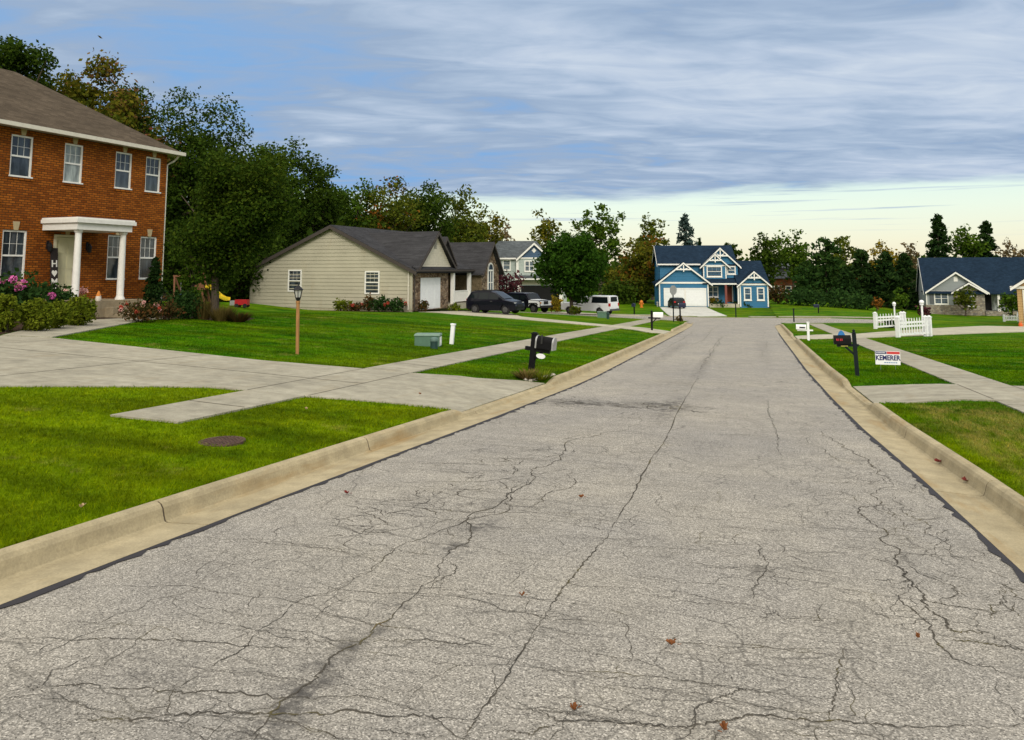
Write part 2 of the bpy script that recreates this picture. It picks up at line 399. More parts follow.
def mat_blade():
    t = NT('grass_blade'); c, med, p = lawn_color(t)
    g = t.node('ShaderNodeNewGeometry')
    c = t.mix(1.0, c, t.ramp(g.outputs['Random Per Island'], [(0.0, (0.72, 0.78, 0.6)), (0.8, (1.2, 1.15, 1.1)), (1.0, (1.9, 1.5, 1.3))]), 'MULTIPLY')
    t.fin(c, 0.9, 0, 0.02)
    tr = t.node('ShaderNodeBsdfTranslucent'); t.put(tr.inputs[0], c)
    mx = t.node('ShaderNodeMixShader'); mx.inputs[0].default_value = 0.3
    t.l.new(t.b.outputs[0], mx.inputs[1]); t.l.new(tr.outputs[0], mx.inputs[2]); t.l.new(mx.outputs[0], t.out.inputs[0])
    return t.mat
def mat_leaf(name, cols, trans=0.25, nscale=0.5, rough=0.65):
    t = NT(name); g = t.node('ShaderNodeNewGeometry')
    r = t.math('ADD', t.math('MULTIPLY', g.outputs['Random Per Island'], 0.55), t.math('MULTIPLY', t.noise(t.coord('Object'), nscale, 3, 0.6), 0.9))
    r = t.math('SUBTRACT', r, 0.22)
    c = t.ramp(r, [(i / max(len(cols) - 1, 1) * 0.8 + 0.1, c) for i, c in enumerate(cols)])
    t.fin(c, .8, 0, 0.04)
    tr = t.node('ShaderNodeBsdfTranslucent'); t.put(tr.inputs[0], c)
    mx = t.node('ShaderNodeMixShader'); mx.inputs[0].default_value = trans
    t.l.new(t.b.outputs[0], mx.inputs[1]); t.l.new(tr.outputs[0], mx.inputs[2]); t.l.new(mx.outputs[0], t.out.inputs[0])
    return t.mat
def mat_brick(name='red_brick', a=(0.39, 0.118, 0.016), b=(0.20, 0.052, 0.008), mortar=(0.085, 0.038, 0.014)):
    t = NT(name); s = t.node('ShaderNodeSeparateXYZ'); t.l.new(t.coord('Object'), s.inputs[0])
    cb = t.node('ShaderNodeCombineXYZ'); t.l.new(t.math('ADD', s.outputs[0], s.outputs[1]), cb.inputs[0]); t.l.new(s.outputs[2], cb.inputs[1])
    br = t.node('ShaderNodeTexBrick'); t.l.new(cb.outputs[0], br.inputs[0])
    br.inputs['Scale'].default_value = 1.0; br.inputs['Brick Width'].default_value = 0.22; br.inputs['Row Height'].default_value = 0.082
    br.inputs['Mortar Size'].default_value = 0.014; br.inputs['Mortar Smooth'].default_value = 0.2; br.inputs['Bias'].default_value = 0.0
    br.inputs['Color1'].default_value = (*a, 1); br.inputs['Color2'].default_value = (*b, 1); br.inputs['Mortar'].default_value = (*mortar, 1)
    c = t.mix(1.0, br.outputs[0], t.ramp(t.noise(t.coord('Object'), 0.8, 5, 0.65), [(0.3, 0.82), (0.7, 1.14)]), 'MULTIPLY')
    m = t.fin(c, 0.92, 0, 0.05); t.bump(t.math('SUBTRACT', 1.0, br.outputs['Fac']), 0.008, 0.7)
    return m
def mat_shingle(name, col):
    t = NT(name); s = t.node('ShaderNodeSeparateXYZ'); t.l.new(t.coord('Object'), s.inputs[0])
    cb = t.node('ShaderNodeCombineXYZ'); t.l.new(t.math('ADD', s.outputs[0], t.math('MULTIPLY', s.outputs[1], 0.37)), cb.inputs[0]); t.l.new(s.outputs[2], cb.inputs[1])
    br = t.node('ShaderNodeTexBrick'); t.l.new(cb.outputs[0], br.inputs[0]); br.inputs['Scale'].default_value = 1.0
    br.inputs['Brick Width'].default_value = 0.3; br.inputs['Row Height'].default_value = 0.075; br.inputs['Mortar Size'].default_value = 0.004
    br.inputs['Color1'].default_value = (*[x * 1.18 for x in col], 1); br.inputs['Color2'].default_value = (*[x * 0.78 for x in col], 1); br.inputs['Mortar'].default_value = (*[x * 0.5 for x in col], 1)
    c = t.mix(1.0, br.outputs[0], t.ramp(t.noise(t.coord('Object'), 0.6, 5, 0.65), [(0.3, 0.84), (0.7, 1.16)]), 'MULTIPLY')
    c = t.mix(1.0, c, t.ramp(t.noise(t.coord('Object'), 35, 2, 0.6), [(0.3, 0.8), (0.7, 1.2)]), 'MULTIPLY')
    m = t.fin(c, 0.95, 0, 0.04); t.bump(br.outputs['Fac'], 0.006, 0.5)
    return m
def mat_siding(name, col, dirt=0.12):
    t = NT(name); v = t.coord('Object')
    c = t.ramp(t.noise(v, 0.5, 5, 0.6), [(0.3, tuple(x * (1 - dirt) for x in col)), (0.7, tuple(min(1, x * 1.06) for x in col))])
    st = t.ramp(t.noise(t.coord('Object', scale=(1.2, 1.2, 0.5), loc=(2, 1, 4)), 0.7, 4, 0.65), [(0.58, 0.0), (0.75, 0.5)])
    c = t.mix(st, c, tuple(x * k for x, k in zip(col, (0.80, 0.70, 0.58))))
    return t.fin(c, 0.6, 0, 0.3)
def mat_stone(name, cols, scale=4.5):
    t = NT(name); v = t.coord('Object', scale=(1, 1, 1.7))
    vo = t.node('ShaderNodeTexVoronoi'); t.l.new(v, vo.inputs[0]); vo.inputs['Scale'].default_value = scale
    sc = t.node('ShaderNodeSeparateColor'); t.l.new(vo.outputs['Color'], sc.inputs[0])
    c = t.ramp(sc.outputs[0], [(i / (len(cols) - 1), k) for i, k in enumerate(cols)])
    ed = t.node('ShaderNodeTexVoronoi', feature='DISTANCE_TO_EDGE'); t.l.new(v, ed.inputs[0]); ed.inputs['Scale'].default_value = scale
    e = t.ramp(ed.outputs['Distance'], [(0.0, 0.0), (0.07, 1.0)])
    c = t.mix(e, tuple(x * 0.7 for x in cols[0]), c)
    m = t.fin(c, 0.85, 0, 0.2); t.bump(e, 0.02, 0.8)
    return m
def mat_glass(name, col=(0.022, 0.028, 0.034), var=3.0):
    """dark window pane with something pale hanging unevenly behind it"""
    t = NT(name); v = t.coord('Object')
    f = t.noise(t.coord('Object', scale=(3.2, 3.2, 0.8)), 1.6, 3, 0.6)
    c = t.ramp(f, [(0.4, col), (0.7, tuple(x * var for x in col))])
    return t.fin(c, 0.06, 0, 0.6)
def mat_wood(name, col):
    t = NT(name); f = t.noise(t.coord('Object', scale=(9, 9, 0.8)), 3.0, 4, 0.6)
    return t.fin(t.ramp(f, [(0.3, tuple(x * 0.7 for x in col)), (0.7, tuple(x * 1.2 for x in col))]), 0.75, 0, 0.25)
def mat_bark():
    t = NT('bark'); f = t.noise(t.coord('Object', scale=(6, 6, 1.2)), 3.0, 5, 0.7)
    m = t.fin(t.ramp(f, [(0.3, (0.035, 0.027, 0.02)), (0.7, (0.11, 0.088, 0.066))]), 0.95, 0, 0.1); t.bump(f, 0.02, 0.8); return m
def mat_mulch():
    t = NT('mulch'); p = t.coord('Position'); f = t.noise(p, 22, 4, 0.75)
    m = t.fin(t.ramp(f, [(0.3, (0.018, 0.012, 0.008)), (0.7, (0.075, 0.045, 0.028))]), 0.95, 0, 0.1); t.bump(f, 0.04, 0.9); return m
# ================================================================== GROUND
random.seed(7); rng = np.random.default_rng(7)
def road_at(px, py):
    d = ray(px, py); t = -EYE / (d[2] + 0.0372 * d[1]); return (d[0] * t, d[1] * t)
STAINS = [(-1.3, 12.9, .3, 2.2, .6), (-2.9, 12.9, 1.3, .45, .6), (-1.6, 13.2, .6, .5, .55), (-1.25, 22.0, .22, 7.0, .4), (-2.6, 27.0, .3, 9.0, .35), (0.4, 30.0, .35, 9.0, .22), (-1.6, 16.5, .5, .8, .3)]
STAINS += [(*road_at(px, py), r, r * 1.3, d) for px, py, r, d in [(395, 606, .16, .4), (372, 632, .15, .5), (350, 648, .15, .45), (328, 668, .17, .55), (305, 690, .2, .55), (282, 712, .18, .5), (262, 730, .20, .5), (455, 548, .22, .5), (480, 525, .26, .55), (500, 505, .22, .4), (150, 668, .25, .3), (45, 690, .22, .3)]]
M_ASPH = mat_asphalt(); M_CRACK = mat_crack()
M_CURB = mat_concrete('curb_concrete', (0.42, 0.355, 0.225), 0.85)
M_WALK = mat_concrete('pavement_concrete', (0.37, 0.345, 0.275), 0.3)
M_WALK2 = mat_concrete('bright_concrete', (0.47, 0.44, 0.345), 0.2)
M_WHITE_CONC = mat_concrete('new_concrete', (0.58, 0.58, 0.54), 0.08)
M_TAR = plain('tar', (0.035, 0.032, 0.035), 0.7)
M_LAWN = mat_lawn(); M_BLADE = mat_blade(); M_MULCH = mat_mulch()
M_JOINT = plain('joint_dirt', (0.07, 0.055, 0.04), 0.95)

# ---- terrain: one sheet to the horizon
xs = np.unique(np.round(np.concatenate([[-900, -500, -300, -200, -140, -110, -90], np.arange(-80, -36, 4), np.arange(-36, -9, 1.0), np.arange(-9, -4.7, 0.2),
      [-4.67, -4.665, -2, 0, 2.295, 2.3], np.arange(2.5, 6, 0.25), np.arange(6, 36, 1.0), np.arange(36, 84, 4), [90, 120, 160, 220, 300, 500, 900]]), 3))
ys = np.unique(np.round(np.concatenate([[-300, -150, -80, -40, -25], np.arange(-16, 0, 1), np.arange(0, 46, 0.25), np.arange(46, 110, 1.0), [115, 125, 140, 160, 200, 300, 500, 900, 1500]]), 3))
XX, YY = np.meshgrid(xs, ys); XX = np.where(XX <= -4.669, XX + (LX(YY) - LX0) * np.clip((13 + XX) / 8.33, 0, 1), XX); XX = np.where(np.abs(XX + 4.665) < .001, LX(YY) + .005, XX); XX = np.where(XX >= 2.29, XX + (RX(YY) - RX0) * np.clip((12 - XX) / 9.7, 0, 1), XX); ZZ = ground_z(XX, YY)
nv = np.stack([XX, YY, ZZ], -1).reshape(-1, 3); nx = len(xs)
I = (np.arange(len(ys) - 1)[:, None] * nx + np.arange(nx - 1)[None, :]).ravel()
fc = np.stack([I, I + 1, I + nx + 1, I + nx], -1)
me = bpy.data.meshes.new('lawn'); me.from_pydata(nv.tolist(), [], fc.tolist()); me.materials.append(M_LAWN)
me.polygons.foreach_set('use_smooth', [True] * len(me.polygons))
lawn = bpy.data.objects.new('lawn', me); C.objects.link(lawn); tag(lawn, kind='structure')

def sheet(name, poly, mat, off=0.02, step=0.5, zf=None, skirt=0.05, joints=()):
    """a slab poured over the ground: outline in plan, draped on the terrain"""
    bm = bmesh.new()
    f = bm.faces.new([bm.verts.new((x, y, 0)) for x, y in poly]); 
    if f.calc_area() > 0: f.normal_update()
    if f.normal.z < 0: f.normal_flip()
    bmesh.ops.triangulate(bm, faces=bm.faces[:])
    for ax in (0, 1):
        lo = min(p[ax] for p in poly); hi = max(p[ax] for p in poly); k = math.ceil(lo / step) * step
        while k < hi - 1e-4:
            co = [0, 0, 0]; no = [0, 0, 0]; co[ax] = k; no[ax] = 1
            bmesh.ops.bisect_plane(bm, geom=bm.verts[:] + bm.edges[:] + bm.faces[:], plane_co=co, plane_no=no, dist=1e-5); k += step
    for v in bm.verts: v.co.z = (zf or gz)(v.co.x, v.co.y) + off
    edges = [e for e in bm.edges if len(e.link_faces) == 1]
    r = bmesh.ops.extrude_edge_only(bm, edges=edges)
    for v in [g for g in r['geom'] if isinstance(g, bmesh.types.BMVert)]: v.co.z -= skirt
    bmesh.ops.recalc_face_normals(bm, faces=bm.faces[:])
    me = bpy.data.meshes.new(name); bm.to_mesh(me); bm.free(); me.materials.append(mat)
    o = bpy.data.objects.new(name, me); C.objects.link(o)
    if joints:       # tooled joints: narrow dirt-filled grooves, part of the slab's own mesh
        bm = bmesh.new(); bm.from_mesh(me); me.materials.append(M_JOINT)
        for (x0, y0, x1, y1) in joints:
            d = Vector((x1 - x0, y1 - y0)); L = d.length; d.normalize(); n = Vector((-d.y, d.x)) * 0.009; k = max(2, int(L / 0.4)); pr = None
            for i in range(k + 1):
                px, py = x0 + d.x * L * i / k, y0 + d.y * L * i / k; z = (zf or gz)(px, py) + off + 0.003
                c = [bm.verts.new((px + n.x, py + n.y, z)), bm.verts.new((px - n.x, py - n.y, z))]
                if pr: fa = bm.faces.new([pr[0], pr[1], c[1], c[0]]); fa.material_index = 1
                pr = c
        bmesh.ops.recalc_face_normals(bm, faces=[f for f in bm.faces if f.material_index == 1])
        for f in bm.faces:
            if f.material_index == 1 and f.normal.z < 0: f.normal_flip()
        bm.to_mesh(me); bm.free()
    return tag(o, kind='structure')

# ---- street and its cracks (one mesh)
AX0 = -4.1
rb = MB()
ry = list(np.arange(-16, 62.01, 1.0)); rxs = lambda y: [float(edge_l(y)), -2.6, -1.15, 0.3, float(edge_r(y))]
for i in range(len(ry) - 1):
    xa, xb = rxs(ry[i]), rxs(ry[i + 1])
    for j in range(4):
        rb.poly([(xa[j], ry[i], road_z(ry[i])), (xa[j + 1], ry[i], road_z(ry[i])), (xb[j + 1], ry[i + 1], road_z(ry[i + 1])), (xb[j], ry[i + 1], road_z(ry[i + 1]))])
def jag(pts, amp, depth):
    for _ in range(depth):
        out = [pts[0]]
        for a, b in zip(pts, pts[1:]):
            L = math.hypot(b[0] - a[0], b[1] - a[1]); k = amp * L * random.uniform(-1, 1)
            out += [((a[0] + b[0]) / 2 - (b[1] - a[1]) / max(L, 1e-6) * k, (a[1] + b[1]) / 2 + (b[0] - a[0]) / max(L, 1e-6) * k), b]
        pts = out
    return pts
def crack(pts, w, amp=0.12, depth=4, mi=1, lift=0.003, kw=.5):
    pts = jag(pts, amp, depth); f = min(.011, .35 * w + .003)
    pts = [pts[0]] + [(x + random.uniform(-f, f), y + random.uniform(-f, f) * 1.6) for x, y in pts[1:-1]] + [pts[-1]]
    if len(pts) < 40: pts = jag(pts, .14, 1)
    prev = None; n = len(pts)
    for i, (x, y) in enumerate(pts):
        a = pts[max(i - 1, 0)]; b = pts[min(i + 1, n - 1)]; d = Vector((b[0] - a[0], b[1] - a[1]))
        if d.length < 1e-6: continue
        d.normalize(); ww = kw * w * random.uniform(0.3, 1.3) * (0.3 + 0.7 * min(1, 4 * min(i, n - 1 - i) / n)) / 2
        x = min(max(x, float(edge_l(y)) + .02), float(edge_r(y)) - .02)
        cur = ((x - d.y * ww, y + d.x * ww, road_z(y) + lift), (x + d.y * ww, y - d.x * ww, road_z(y) + lift))
        if prev: rb.poly([prev[0], cur[0], cur[1], prev[1]][::-1], mi)
        prev = cur
R = road_at
px_cracks = [   # main cracks, by where they run in the photograph
    ([(457, 750), (475, 720), (520, 655), (542, 620)], .014, .012), ([(542, 620), (575, 574), (612, 530)], .020, .012), ([(612, 528), (640, 480), (668, 435), (700, 372)], .026, .008),
    ([(700, 372), (712, 352), (722, 336)], .03, .008),
    ([(250, 745), (300, 690), (335, 655), (372, 630), (440, 575)], .022, .14), ([(440, 575), (462, 545), (470, 530), (505, 500), (535, 478), (560, 460), (600, 435), (640, 415)], .022, .15),
    ([(450, 540), (490, 515), (510, 500), (530, 480)], .02, .2), ([(430, 590), (455, 572), (447, 560)], .012, .15), ([(525, 510), (545, 494), (575, 470)], .014, .15),
    ([(340, 585), (395, 548), (440, 530), (460, 525)], .012, .12), ([(230, 640), (300, 600), (345, 585)], .010, .12), ([(210, 668), (240, 652), (265, 630)], .012, .12),
    ([(768, 400), (773, 420), (784, 460)], .018, .03), ([(831, 428), (838, 443), (853, 452), (868, 463), (880, 470), (893, 484)], .022, .16), ([(812, 425), (825, 452), (845, 462), (868, 466)], .012, .16),
    ([(893, 484), (880, 490), (881, 505), (863, 507), (865, 517), (880, 540), (894, 566), (908, 580), (925, 598), (945, 625), (955, 632), (990, 634), (1030, 655)], .022, .16),
    ([(893, 494), (905, 506), (912, 517), (927, 523), (925, 530), (950, 550), (965, 565)], .013, .16), ([(880, 505), (893, 516), (906, 528)], .01, .16), ([(905, 580), (900, 600), (925, 620), (935, 640), (955, 660), (1030, 682)], .015, .14),
    ([(925, 600), (955, 607), (1005, 615)], .014, .15), ([(950, 640), (985, 643), (1030, 650)], .016, .15), ([(752, 540), (760, 555), (763, 575), (757, 602)], .013, .14),
    ([(776, 610), (785, 620), (823, 621), (822, 604)], .011, .12), ([(845, 648), (838, 675), (832, 700), (830, 722)], .013, .14), ([(1003, 590), (988, 605), (990, 620)], .012, .2),
    ([(505, 697), (560, 722), (640, 724), (690, 727), (750, 716), (840, 722), (900, 727), (1020, 724)], .017, .05), ([(560, 722), (530, 735), (500, 731)], .012, .1), ([(690, 727), (715, 698), (738, 690), (765, 691)], .012, .14),
    ([(0, 641), (80, 640), (150, 640), (240, 646), (340, 648)], .012, .07), ([(5, 691), (90, 685), (170, 692), (250, 695), (380, 700)], .015, .1), ([(60, 720), (160, 716), (240, 712), (300, 715), (420, 716), (480, 720)], .018, .08),
    ([(340, 485), (480, 482), (560, 470), (620, 468)], .012, .04), ([(345, 500), (460, 512), (610, 515)], .010, .04), ([(380, 462), (520, 466)], .012, .03), ([(395, 640), (430, 640), (500, 645)], .012, .06)]
for p, w, amp in px_cracks: crack([R(*q) for q in p], w, amp, 4, kw=.54)
for k in range(330):       # crazing of the wheel tracks on the left lane, crossing the street
    y = 2.6 + 17 * random.random() ** 1.5; x0 = random.uniform(-3.9, 0.6); L = random.uniform(0.25, 1.5) * (1.5 if x0 < -2 else .8)
    crack([(x0, y), (min(x0 + L, 1.55), y + random.uniform(-.12, .12))], random.uniform(.0035, .009), .10, 5)
for k in range(230):
    y = 2.5 + 11 * random.random() ** 1.3; x0 = random.uniform(-3.8, 1.3)
    crack([(x0, y), (x0 + random.uniform(-.16, .16), y + random.uniform(.15, .55))], random.uniform(.004, .009), .2, 3)
for k in range(190):       # broken patch across the left lane, and alligator cracking beside the long crack
    a = random.random()
    if a < .62: x0, y = random.choice((random.gauss(-2.9, .45), random.gauss(-1.65, .35), random.uniform(-3.3, -.9))), random.gauss(12.9, .26)
    else: y = random.uniform(5, 9); x0 = -2.75 + (y - 6) * .14 + random.gauss(0, .16)
    an = random.uniform(0, 6.28); L = random.uniform(.1, .45)
    crack([(x0, y), (x0 + math.cos(an) * L, y + math.sin(an) * L * .7)], random.uniform(.008, .02) * (2.0 if a < .62 else 1), .2, 3)
for k in range(110):       # alligator cracking at the right edge
    y = random.uniform(4.5, 8.5); x0 = random.uniform(.75, 1.55); an = random.uniform(0, 6.28); L = random.uniform(.12, .45)
    crack([(x0, y), (x0 + math.cos(an) * L, y + math.sin(an) * L)], random.uniform(.004, .011), .2, 3)
for y0, y1, x0, w in [(26, 48, -3.0, .04), (30, 56, -2.2, .035), (24, 40, -1.25, .03), (24, 52, .35, .02)]: crack([(x0, y0), (x0 + random.uniform(-.2, .2), (y0 + y1) / 2), (x0 + .1, y1)], w, .02, 5)
# ragged tar seal along the gutter joints
for xf, sg in ((lambda y: float(edge_l(y)), 1), (lambda y: float(edge_r(y)), -1)):
    y = 1.0; prev = None
    while y < 44:
        xe = xf(y); w = (0.036 if sg > 0 else .036) * random.uniform(.25, 1.9) 
        if random.random() < .05: w *= 2.0
        cur = ((xe - .012 * sg, y, road_z(y) + .006), (xe + w * sg, y, road_z(y) + .006))
        if prev: rb.poly([prev[0], prev[1], cur[1], cur[0]] if sg > 0 else [prev[1], prev[0], cur[0], cur[1]], 2)
        prev = cur; y += random.uniform(.04, .16)
tag(rb.build('road', [M_ASPH, M_CRACK, M_TAR]), kind='structure')

# ---- crossing street at the end
CSX, CSY, CSA = -0.8, 65.2, rad(12)
cdir = Vector((math.cos(CSA), math.sin(CSA))); cnor = Vector((-cdir.y, cdir.x))
def cs(u, v): return (CSX + cdir.x * u + cnor.x * v, CSY + cdir.y * u + cnor.y * v)
sheet('cross_street', [cs(-70, -3.6), cs(-7.5, -3.6), (-5.4, 58.2), (-4.3, 57.2), (-3.85, 55.0), (1.54, 55.0), (1.8, 57.5), (3.0, 60.0), (5.5, 62.4), cs(8.5, -3.6), cs(11.0, -2.6), cs(12.2, 0), cs(11.0, 2.8), cs(8.5, 3.8), cs(-70, 3.8)], M_ASPH, off=0.0, step=2.0,
      zf=lambda x, y: float(road_z(y)) - .012 if (y < 62 and -4.05 < x < 1.63) else max(gz(x, y), float(road_z(y)) - 1.3 * float(sstep(5, 25, x) * sstep(64, 105, y))) + 0.03)

# ---- kerbs: gutter pan and rolled upstand, cast in lengths, dropped at the driveways
def kerb(xf, sg, cuts, y0, y1, cuts_len=3.05):
    mb = MB(); y = y0; ends = []
    def drop(yy): return max([float(sstep(a - .35, a + .1, yy) * (1 - sstep(b - .1, b + .35, yy))) for a, b in cuts] + [0.0])
    def section(yy, s=0.0):
        k = 1 - 0.68 * drop(yy); h = 0.132 * k; xe = xf(yy)
        prof = [(0.0, 0.002), (.20, -.010), (.375, -.018), (.40, -.010), (.415, .03 * k), (.428, .085 * k), (.448, h - .016), (.48, h), (.525, h - .002), (.557, h - .014), (.562, -.06)]
        fl = 1 - .75 * float(sstep(54.5, 59, yy))
        return [(xe + sg * (u - (.004 if (s and i > 3) else 0)), yy, float(road_z(yy)) + .005 + (z * fl if z > 0 else z)) for i, (u, z) in enumerate(prof)]
    while y < y1 - .1:
        ye = min(y + cuts_len + random.uniform(-.03, .03), y1); n = 10 if y < 45 else 4; rows = []
        for i in range(n + 1):
            rows.append(section(y + .008 + (ye - y - .016) * i / n))
        for a, b in zip(rows, rows[1:]):
            for i in range(len(a) - 1):
                q = [a[i], b[i], b[i + 1], a[i + 1]]
                mb.poly(q if sg < 0 else q[::-1])
        for row, fl in ((rows[0], 0), (rows[-1], 1)):
            q = row + [(row[0][0], row[0][1], row[0][2] - .08)]; mb.poly(q if (fl == 0) == (sg < 0) else q[::-1])
        for i in range(len(rows[-1]) - 1):        # dirt in the joint
            a = rows[-1][i]; b = rows[-1][i + 1]; d = .006
            mb.poly([(a[0], ye - .012, a[2] - d), (a[0], ye + .012, a[2] - d), (b[0], ye + .012, b[2] - d), (b[0], ye - .012, b[2] - d)], 1)
        y = ye
    o = mb.build('curb', [M_CURB, M_JOINT], smooth=True, sharp=50, fix=False)
    return tag(o, kind='structure')
kerb(lambda y: float(edge_l(y)) - .012, -1, CUTS_L, -1.0, 58.5); kerb(lambda y: float(edge_r(y)) + .012, 1, CUTS_R, -1.0, 57.5)

# ---- footpaths and driveways
SWL, SWR = (-7.42, -6.42), (3.8, 4.75)
def rect(x0, x1, y0, y1): return [(x0, y0), (x1, y0), (x1, y1), (x0, y1)]
def jt(x0, x1, ys): return [(x0 + .01, y, x1 - .01, y) for y in ys]
DRIVE_L = [(-4.21, 10.95), (-4.02, 15.2), (-4.5, 15.0), (-5.2, 14.35), (-6.42, 13.98), (-7.42, 13.93), (-9.6, 13.65), (-13.1, 13.8), (-15.5, 13.9), (-16.3, 13.35), (-30, 13.0), (-30, 8.0), (-14, 8.1), (-10.2, 8.35), (-8.6, 9.7), (-8.0, 10.1), (-7.42, 10.15), (-6.42, 10.25), (-5.5, 10.45), (-4.7, 10.6)]
sheet('driveway', DRIVE_L, M_WALK, joints=[(-7.42, 10.2, -7.42, 13.9), (-6.42, 10.3, -6.42, 13.9), (-11.0, 8.2, -11.0, 13.6), (-15.0, 8.2, -15.0, 13.8), (-19.5, 8.2, -19.5, 13.2), (-6.5, 12.0, -25, 11.3)])
STUB = [(-7.42, 7.55), (-6.5, 7.65), (-6.44, 10.24), (-7.40, 10.14)]
sheet('sidewalk', STUB, M_WALK, off=.024, joints=jt(-7.42, -6.5, [8.9]))
sheet('sidewalk', rect(*SWL, 13.95, 57.5), M_WALK, off=.024, joints=jt(*SWL, np.arange(15.3, 57, 1.5)))
WALK = [(-15.55, 13.98), (-16.4, 13.4), (-18.6, 16.6), (-20.2, 19.4), (-20.55, 21.2), (-20.0, 22.3), (-19.3, 22.0), (-18.9, 20.4), (-17.4, 17.6)]
sheet('front_walk', WALK, M_WALK, off=.028, step=.4)
DRIVE_L2 = [(-4.13, 37.75), (-4.16, 42.2), (-6.42, 42.4), (-7.9, 43.0), (-14, 47.3), (-16, 51.5), (-20.2, 51.5), (-21.0, 46.8), (-17.8, 44.6), (-14.2, 43.7), (-7.5, 40.4), (-6.42, 39.6)]
sheet('driveway', DRIVE_L2, M_WALK2, off=.028, joints=[(-6.42, 39.7, -6.42, 42.3), (-7.42, 40.4, -7.42, 42.7), (-11, 42.2, -10.6, 44.8)])
sheet('sidewalk', rect(*SWR, -2, 57.5), M_WALK, off=.024, joints=jt(*SWR, np.arange(5, 57, 1.5)))
DRIVE_R = [(1.96, 14.25), (1.94, 17.05), (3.0, 17.0), (16, 17.6), (22, 18), (22, 14.2), (16, 14.4), (3.2, 14.55)]
sheet('driveway', DRIVE_R, M_WALK, off=.029, joints=[(3.8, 14.65, 3.8, 17.0), (4.75, 14.65, 4.75, 17.1), (8, 14.7, 8, 17.2)])
DRIVE_R2 = [(2.0, 35.75), (2.02, 39.85), (3.8, 40.0), (4.75, 40.6), (6.2, 43.5), (9.5, 49.5), (18.4, 62.3), (24, 64.5), (26, 51.0), (13.9, 47.2), (8.0, 40.6), (4.75, 36.9), (3.8, 36.0)]
sheet('driveway', DRIVE_R2, M_WALK2, off=.029, step=1.0)
BDRIVE = [at(660, 307.6)[:2], at(706, 307)[:2], at(727, 316.3)[:2], at(670, 316.3)[:2]]
sheet('driveway', BDRIVE, M_WHITE_CONC, off=.05, step=1.0)
for (u0, u1) in ((-24, -5.2), (2.2, 16)):
    sheet('sidewalk', [cs(u0, 6.2), cs(u1, 6.2), cs(u1, 7.5), cs(u0, 7.5)], M_WALK, off=.04, step=2.0)
sheet('curb', [cs(-30, 3.85), cs(8.4, 3.85), cs(8.4, 4.25), cs(-30, 4.25)], M_CURB, off=.06, step=2.0)
TDRIVE = [spot(536, 76)[:2], spot(566, 76)[:2], at(648, 316.6)[:2], at(612, 316.6)[:2]]
sheet('driveway', TDRIVE, M_WALK2, off=.035, step=1.0)
BED1 = [(-24.4, 10.0), (-20.7, 14.5), (-16.6, 13.5), (-18.8, 16.7), (-20.4, 19.6), (-20.75, 21.5), (-20.0, 22.5), (-19.2, 22.9), (-18.0, 22.7), (-17.6, 24.1), (-18.2, 25.3), (-20.5, 26.6), (-23.6, 27.0), (-25.2, 17.0)]
sheet('mulch_bed', BED1, M_MULCH, off=.012, step=.5, skirt=.02)
BED2 = [(-21.3, 46.2), (-21.1, 44.9), (-23.5, 44.8), (-27.0, 45.4), (-27.2, 46.8)]
M_BED2 = sheet('mulch_bed', BED2, M_MULCH, off=.015, step=.6, skirt=.02)

# ---- grass blades on the nearer lawns (ground cover)
def inside(poly, x, y):
    c = np.zeros(len(x), bool); n = len(poly)
    for i in range(n):
        x0, y0 = poly[i]; x1, y1 = poly[(i + 1) % n]
        if y0 == y1: continue
        hit = ((y0 > y) != (y1 > y)) & (x < (x1 - x0) * (y - y0) / (y1 - y0) + x0); c ^= hit
    return c
def grass(name, x0, x1, y0, y1, dens0, dmin, holes, hgt=(.02, .045), far=48):
    out = []; xs_ = np.arange(x0, x1, 1.0); ys_ = np.arange(y0, y1, 1.0)
    for cx in xs_:
        for cyy in ys_:
            d = math.hypot(cx + .5, cyy + .5)
            if d > far: continue
            k = int(dens0 * min(1, (dmin / max(d, .1)) ** 1.7) * min(1, (far - d) / 16))
            x = cx + rng.random(k); y = cyy + rng.random(k)
            out.append(np.stack([x, y, np.full(k, d)], -1))
    P = np.concatenate(out); x, y, d = P.T
    keep = ((x < LX(y) - .0) | (x > RX(y) + .01)) & (x >= x0) & (x <= x1)
    for h in holes: keep &= ~inside(h, x, y)
    x, y, d = x[keep], y[keep], d[keep]; n = len(x)
    z = ground_z(x, y) - .004; a = rng.random(n) * 2 * np.pi
    wide = .0035 * np.maximum(1, d / 7.0) * (0.7 + .6 * rng.random(n)); hh = (hgt[0] + (hgt[1] - hgt[0]) * rng.random(n) ** 1.5) * np.clip(1.25 - d / 60, .5, 1.2)
    lean = hh[:, None] * (.25 + .75 * rng.random(n))[:, None] * np.stack([np.cos(a2 := rng.random(n) * 6.283), np.sin(a2)], -1)
    b = np.stack([x, y, z], -1); t = np.stack([np.cos(a) * wide, np.sin(a) * wide, 0 * a], -1)
    tip = b + np.concatenate([lean, hh[:, None]], -1)
    V = np.stack([b - t, b + t, tip], 1).reshape(-1, 3)
    o = np_mesh(name, V, 3, M_BLADE); tag(o, 'short mown green grass blades covering the front lawns', 'grass', kind='stuff'); return n
GX, GY, _gz = at(222, 442)
holesL = [[(GX + .21 * math.cos(k * .5236), GY + .21 * math.sin(k * .5236)) for k in range(12)], DRIVE_L, STUB, rect(*SWL, 13.95, 57.5), WALK, BED1, DRIVE_L2]; holesR = [DRIVE_R, rect(*SWR, -2, 57.5), DRIVE_R2]
ng = grass('grass_blades', -30, -3.9, 2, 47, 3800, 6.5, holesL) + grass('grass_blades', 1.8, 22, 6, 47, 3200, 9.0, holesR)
print('grass', ng)
